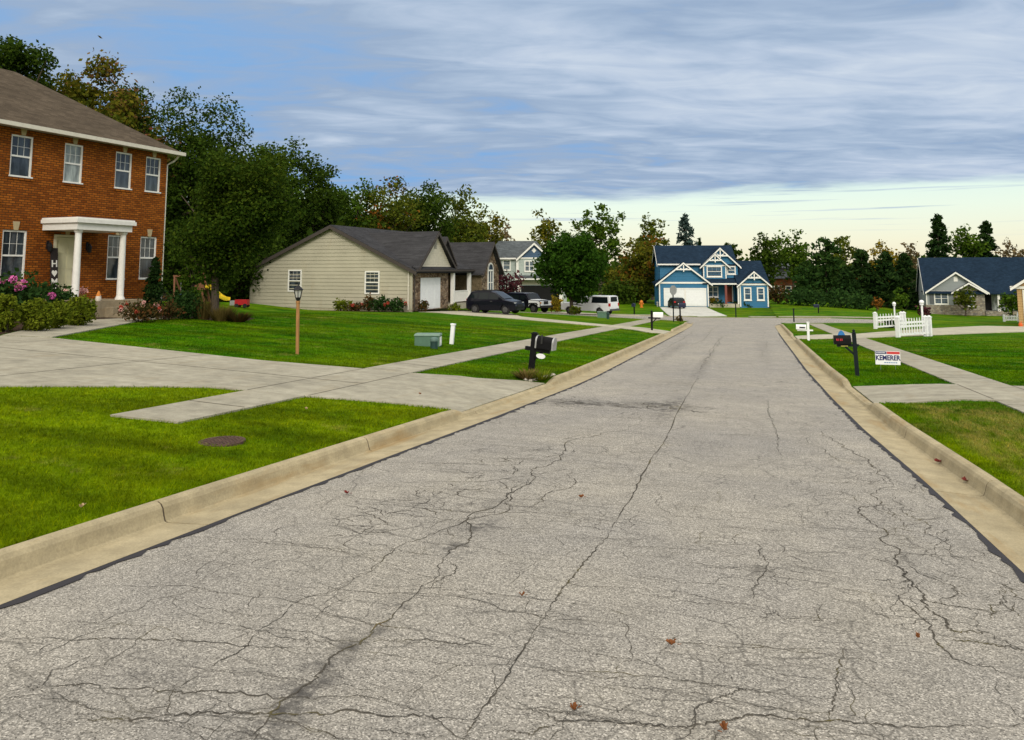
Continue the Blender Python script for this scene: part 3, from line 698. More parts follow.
# dry clippings and seed heads would be lost at this scale; the grate and the leaves on the street are things
# ================================================================== HOUSES
M_BRICK = mat_brick(); M_TRIM = plain('white_trim', (0.78, 0.77, 0.73), 0.45, var=.06); M_CREAM = plain('cream_paint', (0.66, 0.61, 0.45), 0.5, var=.06)
M_FASCIA = plain('gutter_paint', (0.62, 0.585, 0.50), 0.45, var=.08)
M_GLASS = mat_glass('window_glass'); M_GLASS_PALE = mat_glass('window_glass_blind', (0.16, 0.18, 0.17), 2.4); M_GLASS_BLUE = mat_glass('window_glass_blue', (0.03, 0.045, 0.07), 2.5)
M_SH_BROWN = mat_shingle('brown_shingle', (0.092, 0.072, 0.052)); M_SH_DARK = mat_shingle('charcoal_shingle', (0.048, 0.048, 0.052)); M_SH_BLUE = mat_shingle('slate_shingle', (0.014, 0.028, 0.050)); M_SH_GREY = mat_shingle('grey_shingle', (0.095, 0.108, 0.115))
M_BEIGE = mat_siding('beige_siding', (0.41, 0.385, 0.295)); M_BLUE = mat_siding('blue_siding', (0.020, 0.145, 0.28), .08); M_GREYS = mat_siding('grey_siding', (0.26, 0.29, 0.295), .08); M_PALEG = mat_siding('pale_green_siding', (0.38, 0.44, 0.41), .08)
M_TAN = mat_siding('tan_siding', (0.46, 0.30, 0.13), .08); M_DKBLUE = mat_siding('dark_blue_shakes', (0.045, 0.095, 0.17), .1)
M_STONE = mat_stone('brown_stone', [(0.06, 0.04, 0.03), (0.20, 0.13, 0.08), (0.33, 0.25, 0.17), (0.12, 0.09, 0.07)]); M_STONE2 = mat_stone('grey_stone', [(0.20, 0.18, 0.15), (0.36, 0.33, 0.27), (0.27, 0.22, 0.16), (0.14, 0.14, 0.13)], 3.4)
M_DARKTRIM = plain('dark_trim', (0.06, 0.05, 0.045), 0.5); M_RED_DOOR = plain('red_door', (0.16, 0.03, 0.012), 0.4); M_GARAGE = plain('garage_white', (0.74, 0.76, 0.77), 0.45, var=.05)
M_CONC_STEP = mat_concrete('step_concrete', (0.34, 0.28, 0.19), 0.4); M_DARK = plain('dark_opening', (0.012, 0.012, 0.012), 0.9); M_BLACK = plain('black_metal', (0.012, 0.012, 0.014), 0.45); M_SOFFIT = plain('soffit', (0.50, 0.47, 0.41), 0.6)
M_BRICK2 = mat_brick('far_red_brick', (0.33, 0.075, 0.025), (0.25, 0.055, 0.02), (0.22, 0.13, 0.08))

def frame(ox, oy, ux, uy, oz=0.0):
    """wall plane: u runs to the right seen from outside, v points outwards"""
    nx_, ny_ = uy, -ux
    return lambda u, v, z: (ox + ux * u + nx_ * v, oy + uy * u + ny_ * v, oz + z)
def lap_wall(mb, F, z0, z1, ufun, row=0.17, mi=0, vb=0.0):
    n = max(1, round((z1 - z0) / row)); h = (z1 - z0) / n
    for i in range(n):
        a, b = z0 + h * i, z0 + h * (i + 1); (p0, q0), (p1, q1) = ufun(a), ufun(b)
        mb.poly([F(p0, vb + .034, a), F(q0, vb + .034, a), F(q1, vb + .004, b), F(p1, vb + .004, b)], mi)
        mb.poly([F(p0, vb, a), F(q0, vb, a), F(q0, vb + .034, a), F(p0, vb + .034, a)], mi)
def gable_u(u0, u1, ze, zr, up=None):
    up = (u0 + u1) / 2 if up is None else up
    def f(z):
        if z <= ze: return u0, u1
        t = min((z - ze) / (zr - ze), 1); return u0 + (up - u0) * t, u1 + (up - u1) * t
    return f
def holed_wall(mb, F, u0, u1, z0, z1, holes, reveal=0.1, mi=0):
    us = sorted({u0, u1, *[h[0] for h in holes], *[h[1] for h in holes]}); zs = sorted({z0, z1, *[h[2] for h in holes], *[h[3] for h in holes]})
    for a, b in zip(us, us[1:]):
        for c, d in zip(zs, zs[1:]):
            m, n = (a + b) / 2, (c + d) / 2
            if any(h[0] < m < h[1] and h[2] < n < h[3] for h in holes): continue
            mb.poly([F(a, 0, c), F(b, 0, c), F(b, 0, d), F(a, 0, d)], mi)
    r = -reveal
    for a, b, c, d in holes:
        mb.poly([F(a, 0, c), F(a, 0, d), F(a, r, d), F(a, r, c)], mi); mb.poly([F(b, 0, d), F(b, 0, c), F(b, r, c), F(b, r, d)], mi)
        mb.poly([F(a, 0, d), F(b, 0, d), F(b, r, d), F(a, r, d)], mi); mb.poly([F(a, r, c), F(b, r, c), F(b, 0, c), F(a, 0, c)], mi)
def window(house, F, u0, u1, z0, z1, v=0.0, fw=.07, trim=M_TRIM, glass=M_GLASS, cols=2, rows=2, mid=True, sill=True, name='window', arch=0.0, double=False, dep=.05):
    mb = MB(); V0, V1 = v - .02, v + dep
    mb.fbox(F, u0, u0 + fw, V0, V1, z0, z1); mb.fbox(F, u1 - fw, u1, V0, V1, z0, z1)
    mb.fbox(F, u0 + fw, u1 - fw, V0, V1, z0, z0 + fw); mb.fbox(F, u0 + fw, u1 - fw, V0, V1, z1 - fw, z1)
    iu0, iu1, iz0, iz1 = u0 + fw, u1 - fw, z0 + fw, z1 - fw
    if mid: zm = (iz0 + iz1) / 2; mb.fbox(F, iu0, iu1, V0, V1 - .012, zm - .03, zm + .03)
    if double: um = (iu0 + iu1) / 2; mb.fbox(F, um - .05, um + .05, V0, V1 - .006, iz0, iz1)
    for half in ((0, .5), (.5, 1)) if mid else ((0, 1),):
        a, b = iz0 + (iz1 - iz0) * half[0], iz0 + (iz1 - iz0) * half[1]
        for r in range(1, rows if (half[1] == 1 or not mid) else 1): zz = a + (b - a) * r / rows; mb.fbox(F, iu0, iu1, V0, v + .017, zz - .006, zz + .006)
    for c in range(1, cols): uu = iu0 + (iu1 - iu0) * c / cols; mb.fbox(F, uu - .006, uu + .006, V0, v + .016, (iz0 + iz1) / 2 if mid else iz0, iz1)
    w = mb.build(name, trim, house)
    g = MB(); g.fbox(F, iu0 - .02, iu1 + .02, v - .015, v + .008, iz0 - .02, iz1 + .02)
    if arch:
        um, hw = (u0 + u1) / 2, (u1 - u0) / 2; n = 10
        ring = [(um + hw * math.cos(math.pi * i / n), z1 + arch * math.sin(math.pi * i / n)) for i in range(n + 1)]
        inn = [(um + (hw - fw) * math.cos(math.pi * i / n), z1 + (arch - fw) * math.sin(math.pi * i / n)) for i in range(n + 1)]
        mm = MB()
        for i in range(n): mm.poly([F(ring[i][0], V1, ring[i][1]), F(ring[i + 1][0], V1, ring[i + 1][1]), F(inn[i + 1][0], V1, inn[i + 1][1]), F(inn[i][0], V1, inn[i][1])])
        for i in range(n): mm.poly([F(ring[i][0], V0, ring[i][1]), F(ring[i + 1][0], V0, ring[i + 1][1]), F(ring[i + 1][0], V1, ring[i + 1][1]), F(ring[i][0], V1, ring[i][1])])
        mm.build('arch_trim', trim, w); g.poly([F(u_, v + .01, z_) for u_, z_ in inn])
    g.build('pane', glass, w)
    if sill: s = MB(); s.fbox(F, u0 - .05, u1 + .05, v - .02, v + dep + .035, z0 - .06, z0 - .002); s.build('sill', trim, w)
    return w
def gable_roof(mb, F, u0, u1, vf, vb, ze, zr, over=.3, th=.14, up=None, mi=0):
    """ridge runs away from the wall plane; vf metres proud of it, vb metres behind"""
    up = (u0 + u1) / 2 if up is None else up
    sl, sr = (zr - ze) / (up - u0), (zr - ze) / (u1 - up)
    mb.slab([F(u0 - over, vf, ze - sl * over + th), F(up, vf, zr + th), F(up, -vb, zr + th), F(u0 - over, -vb, ze - sl * over + th)][::-1], th, mi)
    mb.slab([F(up + .004, vf, zr + th), F(u1 + over, vf, ze - sr * over + th), F(u1 + over, -vb, ze - sr * over + th), F(up + .004, -vb, zr + th)][::-1], th, mi)
def rake(mb, F, u0, u1, v, ze, zr, over=.3, w=.2, d=.05, up=None, drop=.02, side=None):
    up = (u0 + u1) / 2 if up is None else up
    for a in ((u0, u1) if side is None else (u0, u1)[side:side + 1]):
        s = (zr - ze) / (up - a); e = a - over if a < up else a + over; zz = ze + s * (e - a)
        P = lambda u, z, vv: F(u, vv, z - drop)
        pts = [(e, zz), (up, zr), (up, zr - w), (e, zz - w)]
        if a > up: pts = [(up, zr), (e, zz), (e, zz - w), (up, zr - w)]
        mb.hexa([P(*pts[3], v), P(*pts[2], v), P(*pts[2], v - d), P(*pts[3], v - d), P(*pts[0], v), P(*pts[1], v), P(*pts[1], v - d), P(*pts[0], v - d)])
def garage_door(house, F, u0, u1, z0, z1, v=0.03, rows=4, cols=4, name='garage_door', mat=None):
    mb = MB(); mb.fbox(F, u0, u1, v - .05, v, z0, z1)
    h = (z1 - z0) / rows; w = (u1 - u0) / cols
    for r in range(rows):
        for c in range(cols): mb.fbox(F, u0 + w * c + .07, u0 + w * (c + 1) - .07, v, v + .014, z0 + h * r + .07, z0 + h * (r + 1) - .05)
    o = mb.build(name, mat or M_GARAGE, house)
    t = MB(); t.fbox(F, u0 - .12, u0 - .002, v - .04, v + .05, z0, z1 + .12); t.fbox(F, u1 + .002, u1 + .12, v - .04, v + .05, z0, z1 + .12); t.fbox(F, u0, u1, v - .04, v + .05, z1 + .002, z1 + .12)
    t.build('frame', M_TRIM, o)
    return o
def truss(house, F, up, zr, slope, v, n=.9):
    """decorative gable bracket"""
    b = MB(); z = zr - n * slope - .1; b.fbox(F, up - n, up + n, v - .05, v + .05, z - .07, z + .07)
    b.fbox(F, up - .06, up + .06, v - .045, v + .045, z - .25, zr - .25)
    for s in (-1, 1): b.beam(F(up, v, z - .02), F(up + s * n * .5, v, zr - n * .5 * slope - .28), .09, .09)
    b.build('gable_bracket', M_TRIM, house)

# ------------------------------------------------------------ red brick house
bx_, by_ = -23.74, 26.51
BR = empty('brick_house', (bx_, by_, -0.05), rad(85), 'two storey red brick house with brown hip roof and white columned entry porch', 'house')
F0 = frame(0, 0, 1, 0); LEN = 15.5; DEP = 9.4; EAVE = 6.82
uw = [(-12.9, -12.05, 5.03, 6.53), (-9.8, -8.95, 5.03, 6.53), (-6.78, -5.97, 5.03, 6.52), (-4.76, -3.98, 5.03, 6.52), (-2.55, -1.76, 5.03, 6.52), (-1.08, -.30, 5.03, 6.52)]
lw = [(-12.9, -12.05, 1.42, 3.18), (-9.8, -8.95, 1.42, 3.18), (-6.86, -5.98, 1.42, 3.18), (-2.70, -1.88, 1.42, 3.18), (-1.16, -.32, 1.42, 3.18)]
door = (-4.98, -3.93, .76, 3.1)
wb = MB(); holed_wall(wb, F0, -LEN, 0, -.5, EAVE, uw + lw + [door], .11)
Fr = frame(0, 0, 0, 1); Fl = frame(-LEN, DEP, 0, -1); Fb = frame(0, DEP, -1, 0)
for Fx, L in ((Fr, DEP), (Fl, DEP), (Fb, LEN)): wb.poly([Fx(0, 0, -.5), Fx(L, 0, -.5), Fx(L, 0, EAVE), Fx(0, 0, EAVE)])
for a, b, c, d in uw + lw: wb.fbox(F0, a - .06, b + .06, -.02, .03, c - .09, c - .005)         # brick sills
wb.build('wall', M_BRICK, BR)
for i, (a, b, c, d) in enumerate(uw + lw):
    w = window(BR, F0, a + .004, b - .004, c + .004, d - .004, v=-.09, fw=.06, glass=M_GLASS_PALE if i == 3 else M_GLASS, cols=3, rows=2, sill=False)
    s = MB(); s.fbox(F0, a - .02, b + .02, -.06, .045, c - .004, c + .045); s.build('sill', M_TRIM, w)
for a, b, c, d in uw + lw + [door]: ks = MB(); m = (a + b) / 2; ks.hexa([F0(m - .07, .035, d), F0(m + .07, .035, d), F0(m + .07, -.03, d), F0(m - .07, -.03, d), F0(m - .12, .035, d + .30), F0(m + .12, .035, d + .30), F0(m + .12, -.03, d + .30), F0(m - .12, -.03, d + .30)]); ks.build('keystone', plain('keystone', (0.42, 0.34, 0.20), .7), BR)
OV = .42; rb_ = MB(); ez = EAVE + .02; hz = 9.95; hi = 4.7
A = [(-LEN - OV, -OV, ez), (OV, -OV, ez), (OV, DEP + OV, ez), (-LEN - OV, DEP + OV, ez)]; r0, r1 = (-LEN + hi, DEP / 2, hz), (-hi + 1.1, DEP / 2, hz)
rb_.poly([A[0], A[1], r1, r0]); rb_.poly([A[1], A[2], r1]); rb_.poly([A[2], A[3], r0, r1]); rb_.poly([A[3], A[0], r0])
rf = rb_.build('roof', M_SH_BROWN, BR)
g = MB()
for (x0, x1, y0, y1) in ((-LEN - OV - .10, OV + .10, -OV - .10, -OV + .02), (-LEN - OV - .10, OV + .10, DEP + OV - .02, DEP + OV + .10), (OV - .02, OV + .10, -OV + .02, DEP + OV - .02), (-LEN - OV - .1, -LEN - OV + .02, -OV + .02, DEP + OV - .02)): g.box(x0, x1, y0, y1, ez - .13, ez + .015)
g.build('gutter', M_FASCIA, BR)
sf = MB(); sf.box(-LEN - OV + .02, OV - .02, -OV + .02, DEP + OV - .02, ez - .10, ez - .07); sf.build('soffit', M_SOFFIT, BR)
d = MB(); d.tube([(.34, -.34, ez - .1), (.30, -.1, ez - .35), (.06, .06, ez - .55), (.06, .06, .1)], [.045] * 4, 8); d.build('downspout', M_FASCIA, BR)
# door
dm = MB(); dm.fbox(F0, -4.86, -4.02, -.08, -.04, .80, 3.0)
for zz, hh in ((.95, .75), (1.85, .45), (2.42, .48)):
    for a in (-4.78, -4.38): dm.fbox(F0, a, a + .30, -.04, -.025, zz, zz + hh)
dr = dm.build('door', plain('pale_door', (0.60, 0.57, 0.38), .45, var=.05), BR)
h = MB(); h.ball(F0(-4.12, .0, 1.75), .04); h.fbox(F0, -4.135, -4.105, -.04, -.02, 1.65, 1.92); h.build('handle', M_BLACK, dr)
df = MB(); df.fbox(F0, -4.975, -4.87, -.09, .02, .76, 3.095); df.fbox(F0, -4.01, -3.935, -.09, .02, .76, 3.095); df.fbox(F0, -4.865, -4.015, -.09, .018, 3.01, 3.095); df.build('frame', M_CREAM, dr)
# porch
pr = MB(); pr.fbox(F0, -5.44, -3.14, -.01, 1.76, 3.22, 3.46); pr.fbox(F0, -5.52, -3.04, -.012, 1.86, 3.464, 3.60); pr.fbox(F0, -5.48, -3.08, 0, 1.82, 3.604, 3.66)
pr.build('porch_roof', M_TRIM, BR)
fl = MB(); fl.fbox(F0, -5.40, -3.14, 0, 1.75, 3.665, 3.685); fl.build('porch_flashing', plain('rusty_flashing', (0.16, 0.06, 0.035), .6), BR)
ps = MB(); ps.fbox(F0, -5.55, -2.7, .01, 2.0, -.4, .70); ps.fbox(F0, -4.35, -3.1, 2.004, 2.42, -.4, .47); ps.fbox(F0, -4.35, -2.95, 2.424, 2.88, -.4, .24); ps.build('porch_steps', M_CONC_STEP, BR)
for u in (-5.22, -3.36):
    c = MB(); x, y, z = F0(u, 1.56, 0); c.lathe([(.17, .702), (.17, .76), (.14, .80), (.125, .86), (.122, 1.6), (.112, 2.6), (.105, 3.10), (.13, 3.13), (.15, 3.17), (.15, 3.218)], (x, y, 0), 20); c.build('column', M_TRIM, BR, smooth=True)
# entry lantern and flood light
for nm, u in (('wall_lantern', -5.22), ('wall_lantern', -3.62)):
    L = MB(); c0 = F0(u, .14, 2.60); L.lathe([(.02, .20), (.085, .10), (.09, .06), (.065, -.12), (.03, -.15)], c0, 8); L.fbox(F0, u - .04, u + .04, 0, .03, 2.55, 2.85); L.beam(F0(u, .02, 2.84), F0(u, .14, 2.83), .025, .025); L.build(nm, M_BLACK, BR)
fl = MB(); fl.ball(F0(-7.25, .10, 4.22), .07); fl.fbox(F0, -7.32, -7.18, 0, .05, 4.15, 4.29); fl.build('flood_light', M_TRIM, BR)

# ------------------------------------------------------------ beige ranch house
BE = empty('beige_house', (-21.26, 46.34, -0.97), rad(85), 'beige sided single storey house with dark roof, garage and stone gable wing', 'house')
W_, EV, RZ = 13.4, 2.72, 5.72; LENB = 13.5
Fg = frame(0, W_, 0, -1); Ff = frame(0, 0, 1, 0)     # gable end towards the street start; front
gl = MB(); lap_wall(gl, Fg, .12, RZ - .05, gable_u(0, W_, EV, RZ, W_ - 6.4), .25); 
gl.build('siding_wall', M_BEIGE, BE)
bw = MB(); bw.fbox(Fg, .02, W_ - .02, -.2, .0, -.6, .118, 0); bw.build('foundation', plain('foundation', (0.40, 0.36, 0.27), .9), BE)
for u in (-.02, W_ - .10): cb = MB(); cb.fbox(Fg, u, u + .12, -.02, .05, .1, EV); cb.build('corner_board', M_BEIGE, BE)
for yy, zz in ((9.46, 1.97), (3.08, 1.88)):
    window(BE, Fg, W_ - yy - .58, W_ - yy + .58, zz - .77, zz + .77, v=.02, fw=.09, cols=3, rows=2, sill=False)
ct = MB(); 
holed_wall(ct, Ff, 0, 5.2, 0, 2.85, [(1.1, 4.15, .05, 2.2)], .12)
gw = ct.build('stone_wall', M_STONE, BE)
garage_door(BE, Ff, 1.1, 4.15, .06, 2.2, v=-.08, rows=4, cols=3)
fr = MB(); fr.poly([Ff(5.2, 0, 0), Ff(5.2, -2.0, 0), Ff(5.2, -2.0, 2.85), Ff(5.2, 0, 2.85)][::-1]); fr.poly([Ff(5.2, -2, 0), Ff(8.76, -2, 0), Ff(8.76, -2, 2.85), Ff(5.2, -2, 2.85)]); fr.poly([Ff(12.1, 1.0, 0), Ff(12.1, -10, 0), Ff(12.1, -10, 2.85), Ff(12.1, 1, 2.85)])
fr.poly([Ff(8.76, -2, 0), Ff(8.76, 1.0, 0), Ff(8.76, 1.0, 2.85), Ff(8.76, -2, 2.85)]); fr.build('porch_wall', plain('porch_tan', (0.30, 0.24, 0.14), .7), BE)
# double gable over the garage
gb = MB(); f1 = gable_u(.35, 5.3, 2.95, 5.35, 2.9); lap_wall(gb, frame(0, -.12, 1, 0), 2.95, 5.3, f1, .16); gb.build('gable_wall', plain('pale_gable', (0.56, 0.52, 0.42), .6), BE)
gb = MB(); gb.poly([Ff(3.6, -.5, 2.95), Ff(6.9, -.5, 2.95), Ff(5.25, -.5, 5.05)]); gb.build('gable_wall', _plain['pale_gable'], BE)
vt = MB(); vt.fbox(Ff, 2.72, 3.08, .13, .16, 4.2, 4.75); 
for k in range(4): vt.fbox(Ff, 2.75, 3.05, .16, .175, 4.25 + k * .12, 4.32 + k * .12)
vt.build('gable_vent', plain('vent_grey', (.3, .28, .24), .6), BE)
rr = MB(); gable_roof(rr, Fg, 0, W_, .32, LENB, EV, RZ, .45, .13, up=W_ - 6.4)
gable_roof(rr, Ff, .45, 5.4, .42, 6.2, 3.05, 5.30, .30, .12, up=2.9); gable_roof(rr, Ff, 3.6, 6.9, -.12, 6.2, 2.97, 5.02, .3, .12)
gable_roof(rr, Ff, 8.76, 12.1, 1.35, 6.5, 2.75, 4.78, .35, .13)
rr.slab([Ff(.0, .42, 2.78), Ff(5.3, .42, 2.78), Ff(5.3, -.10, 3.05), Ff(0, -.10, 3.05)], .1); rr.slab([Ff(5.05, .45, 2.80), Ff(8.6, .45, 2.80), Ff(8.6, -2.4, 3.9), Ff(5.05, -2.4, 3.9)], .1)
rr.build('roof', M_SH_DARK, BE)
for sd in (0, 1):
    for args, up_ in (((Fg, 0, W_, .35, EV + .11, RZ + .11, .48, .24, .035), W_ - 6.4), ((Ff, .45, 5.4, .46, 3.14, 5.39, .32, .22, .04), 2.9), ((Ff, 3.6, 6.9, -.08, 3.06, 5.11, .32, .2, .04), None), ((Ff, 8.76, 12.1, 1.39, 2.86, 4.89, .37, .22, .04), None)):
        rk = MB(); rake(rk, *args, up=up_, side=sd); rk.build('rake_board', M_DARKTRIM, BE)
gt = MB(); gt.fbox(Ff, -.3, 8.6, .46, .57, 2.62, 2.75); gt.tube([Ff(.12, .5, 2.65), Ff(.12, .1, 2.4), Ff(.12, .1, .1)], [.04] * 3, 8); gt.build('gutter', M_DARKTRIM, BE)
ds = MB(); ds.tube([Fg(W_ - .25, .09, EV - .1), Fg(W_ - .25, .09, .1)], [.045] * 2, 8); ds.build('downspout', M_FASCIA, BE)
wg = MB(); u_ = gable_u(8.76, 12.1, 2.75, 4.75); pts = [Ff(8.76, 1.0, 0), Ff(12.1, 1.0, 0), Ff(12.1, 1.0, 2.75), Ff(10.43, 1.0, 4.75), Ff(8.76, 1.0, 2.75)]; wg.poly(pts); wg.poly([Ff(8.76, -2, .0), Ff(8.76, 1.0, 0), Ff(8.76, 1.0, 2.8), Ff(8.76, -2, 2.8)])
wg.build('stone_gable', M_STONE, BE)
window(BE, Ff, 9.9, 10.95, .75, 2.75, v=1.02, fw=.12, cols=1, rows=1, mid=True, arch=.55, double=True, glass=M_GLASS_BLUE)
for u in (5.45, 8.2): c = MB(); c.fbox(Ff, u - .12, u + .12, .12, .36, .3, 2.72); c.build('porch_column', M_TRIM, BE)
rl = MB(); rl.fbox(Ff, 5.57, 8.08, .2, .26, 1.15, 1.22); rl.fbox(Ff, 5.57, 8.08, .2, .26, .42, .48)
for k in range(17): u = 5.68 + k * .145; rl.fbox(Ff, u, u + .07, .21, .25, .48, 1.15)
rl.build('porch_railing', M_TRIM, BE)
pf = MB(); pf.fbox(Ff, 5.21, 8.75, -1.99, .5, -.1, .3); pf.build('porch_floor', M_WALK2, BE)
dd = MB(); dd.fbox(Ff, 6.3, 7.2, -1.99, -1.93, .3, 2.35); dd.build('door', M_DARKTRIM, BE)

# ------------------------------------------------------------ blue house at the end of the street
UB = empty('blue_house', (-10.05, 89.98, -2.42), PSI - rad(6), 'bright blue two storey house with white trim and double garage at street end', 'house'); UB.scale = (.955, 1, 1)
F1 = frame(0, 0, 1, 0)
def wallbox(mb, u0, u1, v0, v1, z0, z1, row=.18):
    for Fx, L in ((frame(u0, -v1, 1, 0), u1 - u0), (frame(u1, -v1, 0, 1), v1 - v0), (frame(u0, -v0, 0, -1), v1 - v0), (frame(u1, -v0, -1, 0), u1 - u0)):
        lap_wall(mb, Fx, z0, z1, lambda z, L=L: (0, L), row)
def corner(mb, u0, u1, v, z0, z1, w=.14):
    for u in (u0, u1): mb.fbox(F1, u - (0 if u == u0 else w), u + (w if u == u0 else 0), v - .02, v + .045, z0, z1)
wb = MB(); wallbox(wb, 0, 5.9, -6, 0, -.3, 2.7)                     # garage wing
wallbox(wb, .3, 9.2, -9, -1.6, 2.4, 4.9)                            # upper storey
wallbox(wb, 5.9, 9.4, -8, -1.9, -.3, 2.7)                           # recessed porch
wallbox(wb, 9.5, 12.85, -8, .25, -.3, 2.55)                         # right wing
wallbox(wb, 5.45, 8.25, -4, -1.0, 2.9, 4.72); wallbox(wb, 8.25, 9.65, -4, -1.3, 2.9, 4.72)
for Ux, u0, u1, ze, zr, v in ((0, -.05, 5.95, 2.7, 4.95, 0), (0, 9.5, 12.85, 2.55, 3.95, .25), (0, 5.4, 9.7, 4.72, 6.7, -1.3), (0, 5.4, 8.35, 4.72, 6.0, -1.0)):
    lap_wall(wb, frame(0, -v, 1, 0), ze, zr - .05, gable_u(u0, u1, ze, zr), .18)
for (x, up_) in ((.3, 1), (9.2, -1)):
    Fe = frame(x, -1.6 * 0 + (9 if up_ > 0 else 1.6), 0, -1 if up_ > 0 else 1); lap_wall(wb, Fe, 4.9, 7.0, gable_u(0, 7.4, 4.9, 7.05), .18)
wb.build('wall', M_BLUE, UB)
rr = MB()
Fs = frame(.3, 9, 0, -1); gable_roof(rr, Fs, 0, 7.4, .35, 9.4, 4.9, 7.05, .4, .13)
gable_roof(rr, F1, -.05, 5.95, .35, 3.6, 2.7, 4.95, .38, .13); gable_roof(rr, frame(0, 1.3, 1, 0), 5.4, 9.7, .32, 4.2, 4.72, 6.7, .32, .12); gable_roof(rr, frame(0, 1.0, 1, 0), 5.4, 8.35, .32, 2.0, 4.68, 5.96, .32, .12)
gable_roof(rr, F1, 9.5, 12.85, .6, 4.0, 2.55, 3.95, .35, .12)
rr.slab([F1(5.2, .15, 2.66), F1(9.7, .15, 2.66), F1(9.7, -1.9, 3.55), F1(5.2, -1.9, 3.55)][::1], .12)
Fw = frame(9.2, 8.2, 0, -1); gable_roof(rr, Fw, 0, 8.2, 0, 3.85, 2.75, 5.15, .3, .13)
rr.slab([F1(-.4, -.3, 2.70), F1(.32, -.3, 2.95), F1(.32, -6, 2.95), F1(-.4, -6, 2.70)], .1)
rr.build('roof', M_SH_BLUE, UB)
tr = MB()
rake(tr, F1, -.05, 5.95, .40, 2.82, 5.07, .40, .2, .05); rake(tr, frame(0, 1.3, 1, 0), 5.4, 9.7, .36, 4.83, 6.81, .34, .2, .05); rake(tr, frame(0, 1.0, 1, 0), 5.4, 8.35, .36, 4.79, 6.07, .34, .18, .05); rake(tr, F1, 9.5, 12.85, .65, 2.66, 4.06, .37, .19, .05)
rake(tr, Fs, 0, 7.4, .39, 5.02, 7.16, .42, .2, .04)
tr.fbox(F1, -.1, 6.0, .02, .10, 2.60, 2.80); tr.fbox(F1, 9.5, 12.85, .27, .34, 2.44, 2.62); tr.fbox(F1, 5.95, 9.5, .12, .24, 2.50, 2.66); tr.fbox(F1, -.0, 5.2, -1.35, -1.18, 4.74, 4.9); tr.fbox(F1, 5.4, 8.35, -.985, -.92, 4.62, 4.76)
corner(tr, 0, 5.9, 0, 0, 2.6); corner(tr, 9.5, 12.85, .25, 0, 2.44); corner(tr, 5.45, 8.25, -1.0, 3.2, 4.62)
tr.build('trim', M_TRIM, UB)
truss(UB, F1, 2.95, 5.0, .75, .42); truss(UB, frame(0, 1.3, 1, 0), 7.55, 6.75, .92, .38); truss(UB, frame(0, 1.0, 1, 0), 6.875, 6.0, .87, .38, .7); truss(UB, F1, 11.175, 4.0, .83, .67, .75)
garage_door(UB, F1, .68, 3.0, .03, 1.98, v=.04, cols=2); garage_door(UB, F1, 3.2, 5.5, .03, 1.98, v=.04, cols=2)
window(UB, F1, 5.88, 7.72, 3.36, 4.64, v=-.98, fw=.13, cols=3, double=False, rows=1, glass=M_GLASS_BLUE)
window(UB, F1, 8.36, 9.4, 3.66, 4.64, v=-1.28, fw=.13, cols=2, rows=1, glass=M_GLASS_BLUE)
for a in (9.98, 11.5): window(UB, F1, a, a + .88, .72, 2.2, v=.27, fw=.14, cols=1, rows=2, glass=M_GLASS_BLUE)
window(UB, F1, 6.05, 7.35, 1.0, 2.25, v=-1.88, fw=.11, cols=2, rows=1, double=True, glass=M_GLASS_BLUE)
d = MB(); d.fbox(F1, 8.3, 9.0, -1.9, -1.85, .45, 2.25); dr = d.build('door', M_RED_DOOR, UB); d = MB(); d.fbox(F1, 8.18, 8.298, -1.9, -1.83, .45, 2.35); d.fbox(F1, 9.002, 9.12, -1.9, -1.83, .45, 2.35); d.build('frame', M_TRIM, dr)
d = MB(); d.fbox(F1, 7.8, 8.05, .0, .2, .3, 2.5); d.build('porch_post', plain('porch_post_red', (.20, .06, .05), .5), UB); d = MB(); d.fbox(F1, 9.28, 9.45, .0, .2, .3, 2.5); d.build('porch_post', M_TRIM, UB)
d = MB(); d.fbox(F1, 5.95, 9.45, -1.85, .25, -.3, .3); d.build('porch_floor', M_WALK2, UB)

# ------------------------------------------------------------ grey green two storey house
GB = empty('grey_house', (-30.3, 87.9, -2.2), PSI, 'pale grey green two storey house with hip roof behind the round tree', 'house')
wb = MB(); wallbox(wb, 0, 3.5, -9, 0, -.4, 5.4); wallbox(wb, 3.5, 7.4, -9, .6, 2.9, 5.4); wallbox(wb, 3.5, 9.5, -9, .3, -.4, 2.9); wb.build('wall', M_PALEG, GB)
rr = MB(); e = .4; A = [F1(-e, e, 5.4), F1(7.6, e, 5.4), F1(7.6, -9.4, 5.4), F1(-e, -9.4, 5.4)]; p0, p1 = F1(1.2, -4.5, 7.65), F1(6.0, -4.5, 7.65)
rr.poly([A[0], A[1], p1, p0]); rr.poly([A[1], A[2], p1]); rr.poly([A[2], A[3], p0, p1]); rr.poly([A[3], A[0], p0]); rr.poly([A[3], A[2], A[1], A[0]])
gable_roof(rr, frame(0, -.6, 1, 0), 3.7, 7.45, .35, 4, 5.42, 7.15, .3, .12); rr.slab([F1(3.3, 1.3, 3.05), F1(9.7, 1.3, 3.05), F1(9.7, .3, 3.45), F1(3.3, .3, 3.45)], .1); rr.build('roof', M_SH_GREY, GB)
gw = MB(); lap_wall(gw, frame(0, -.6, 1, 0), 5.42, 7.1, gable_u(3.7, 7.45, 5.42, 7.15), .2); gw.build('gable_wall', M_DKBLUE, GB)
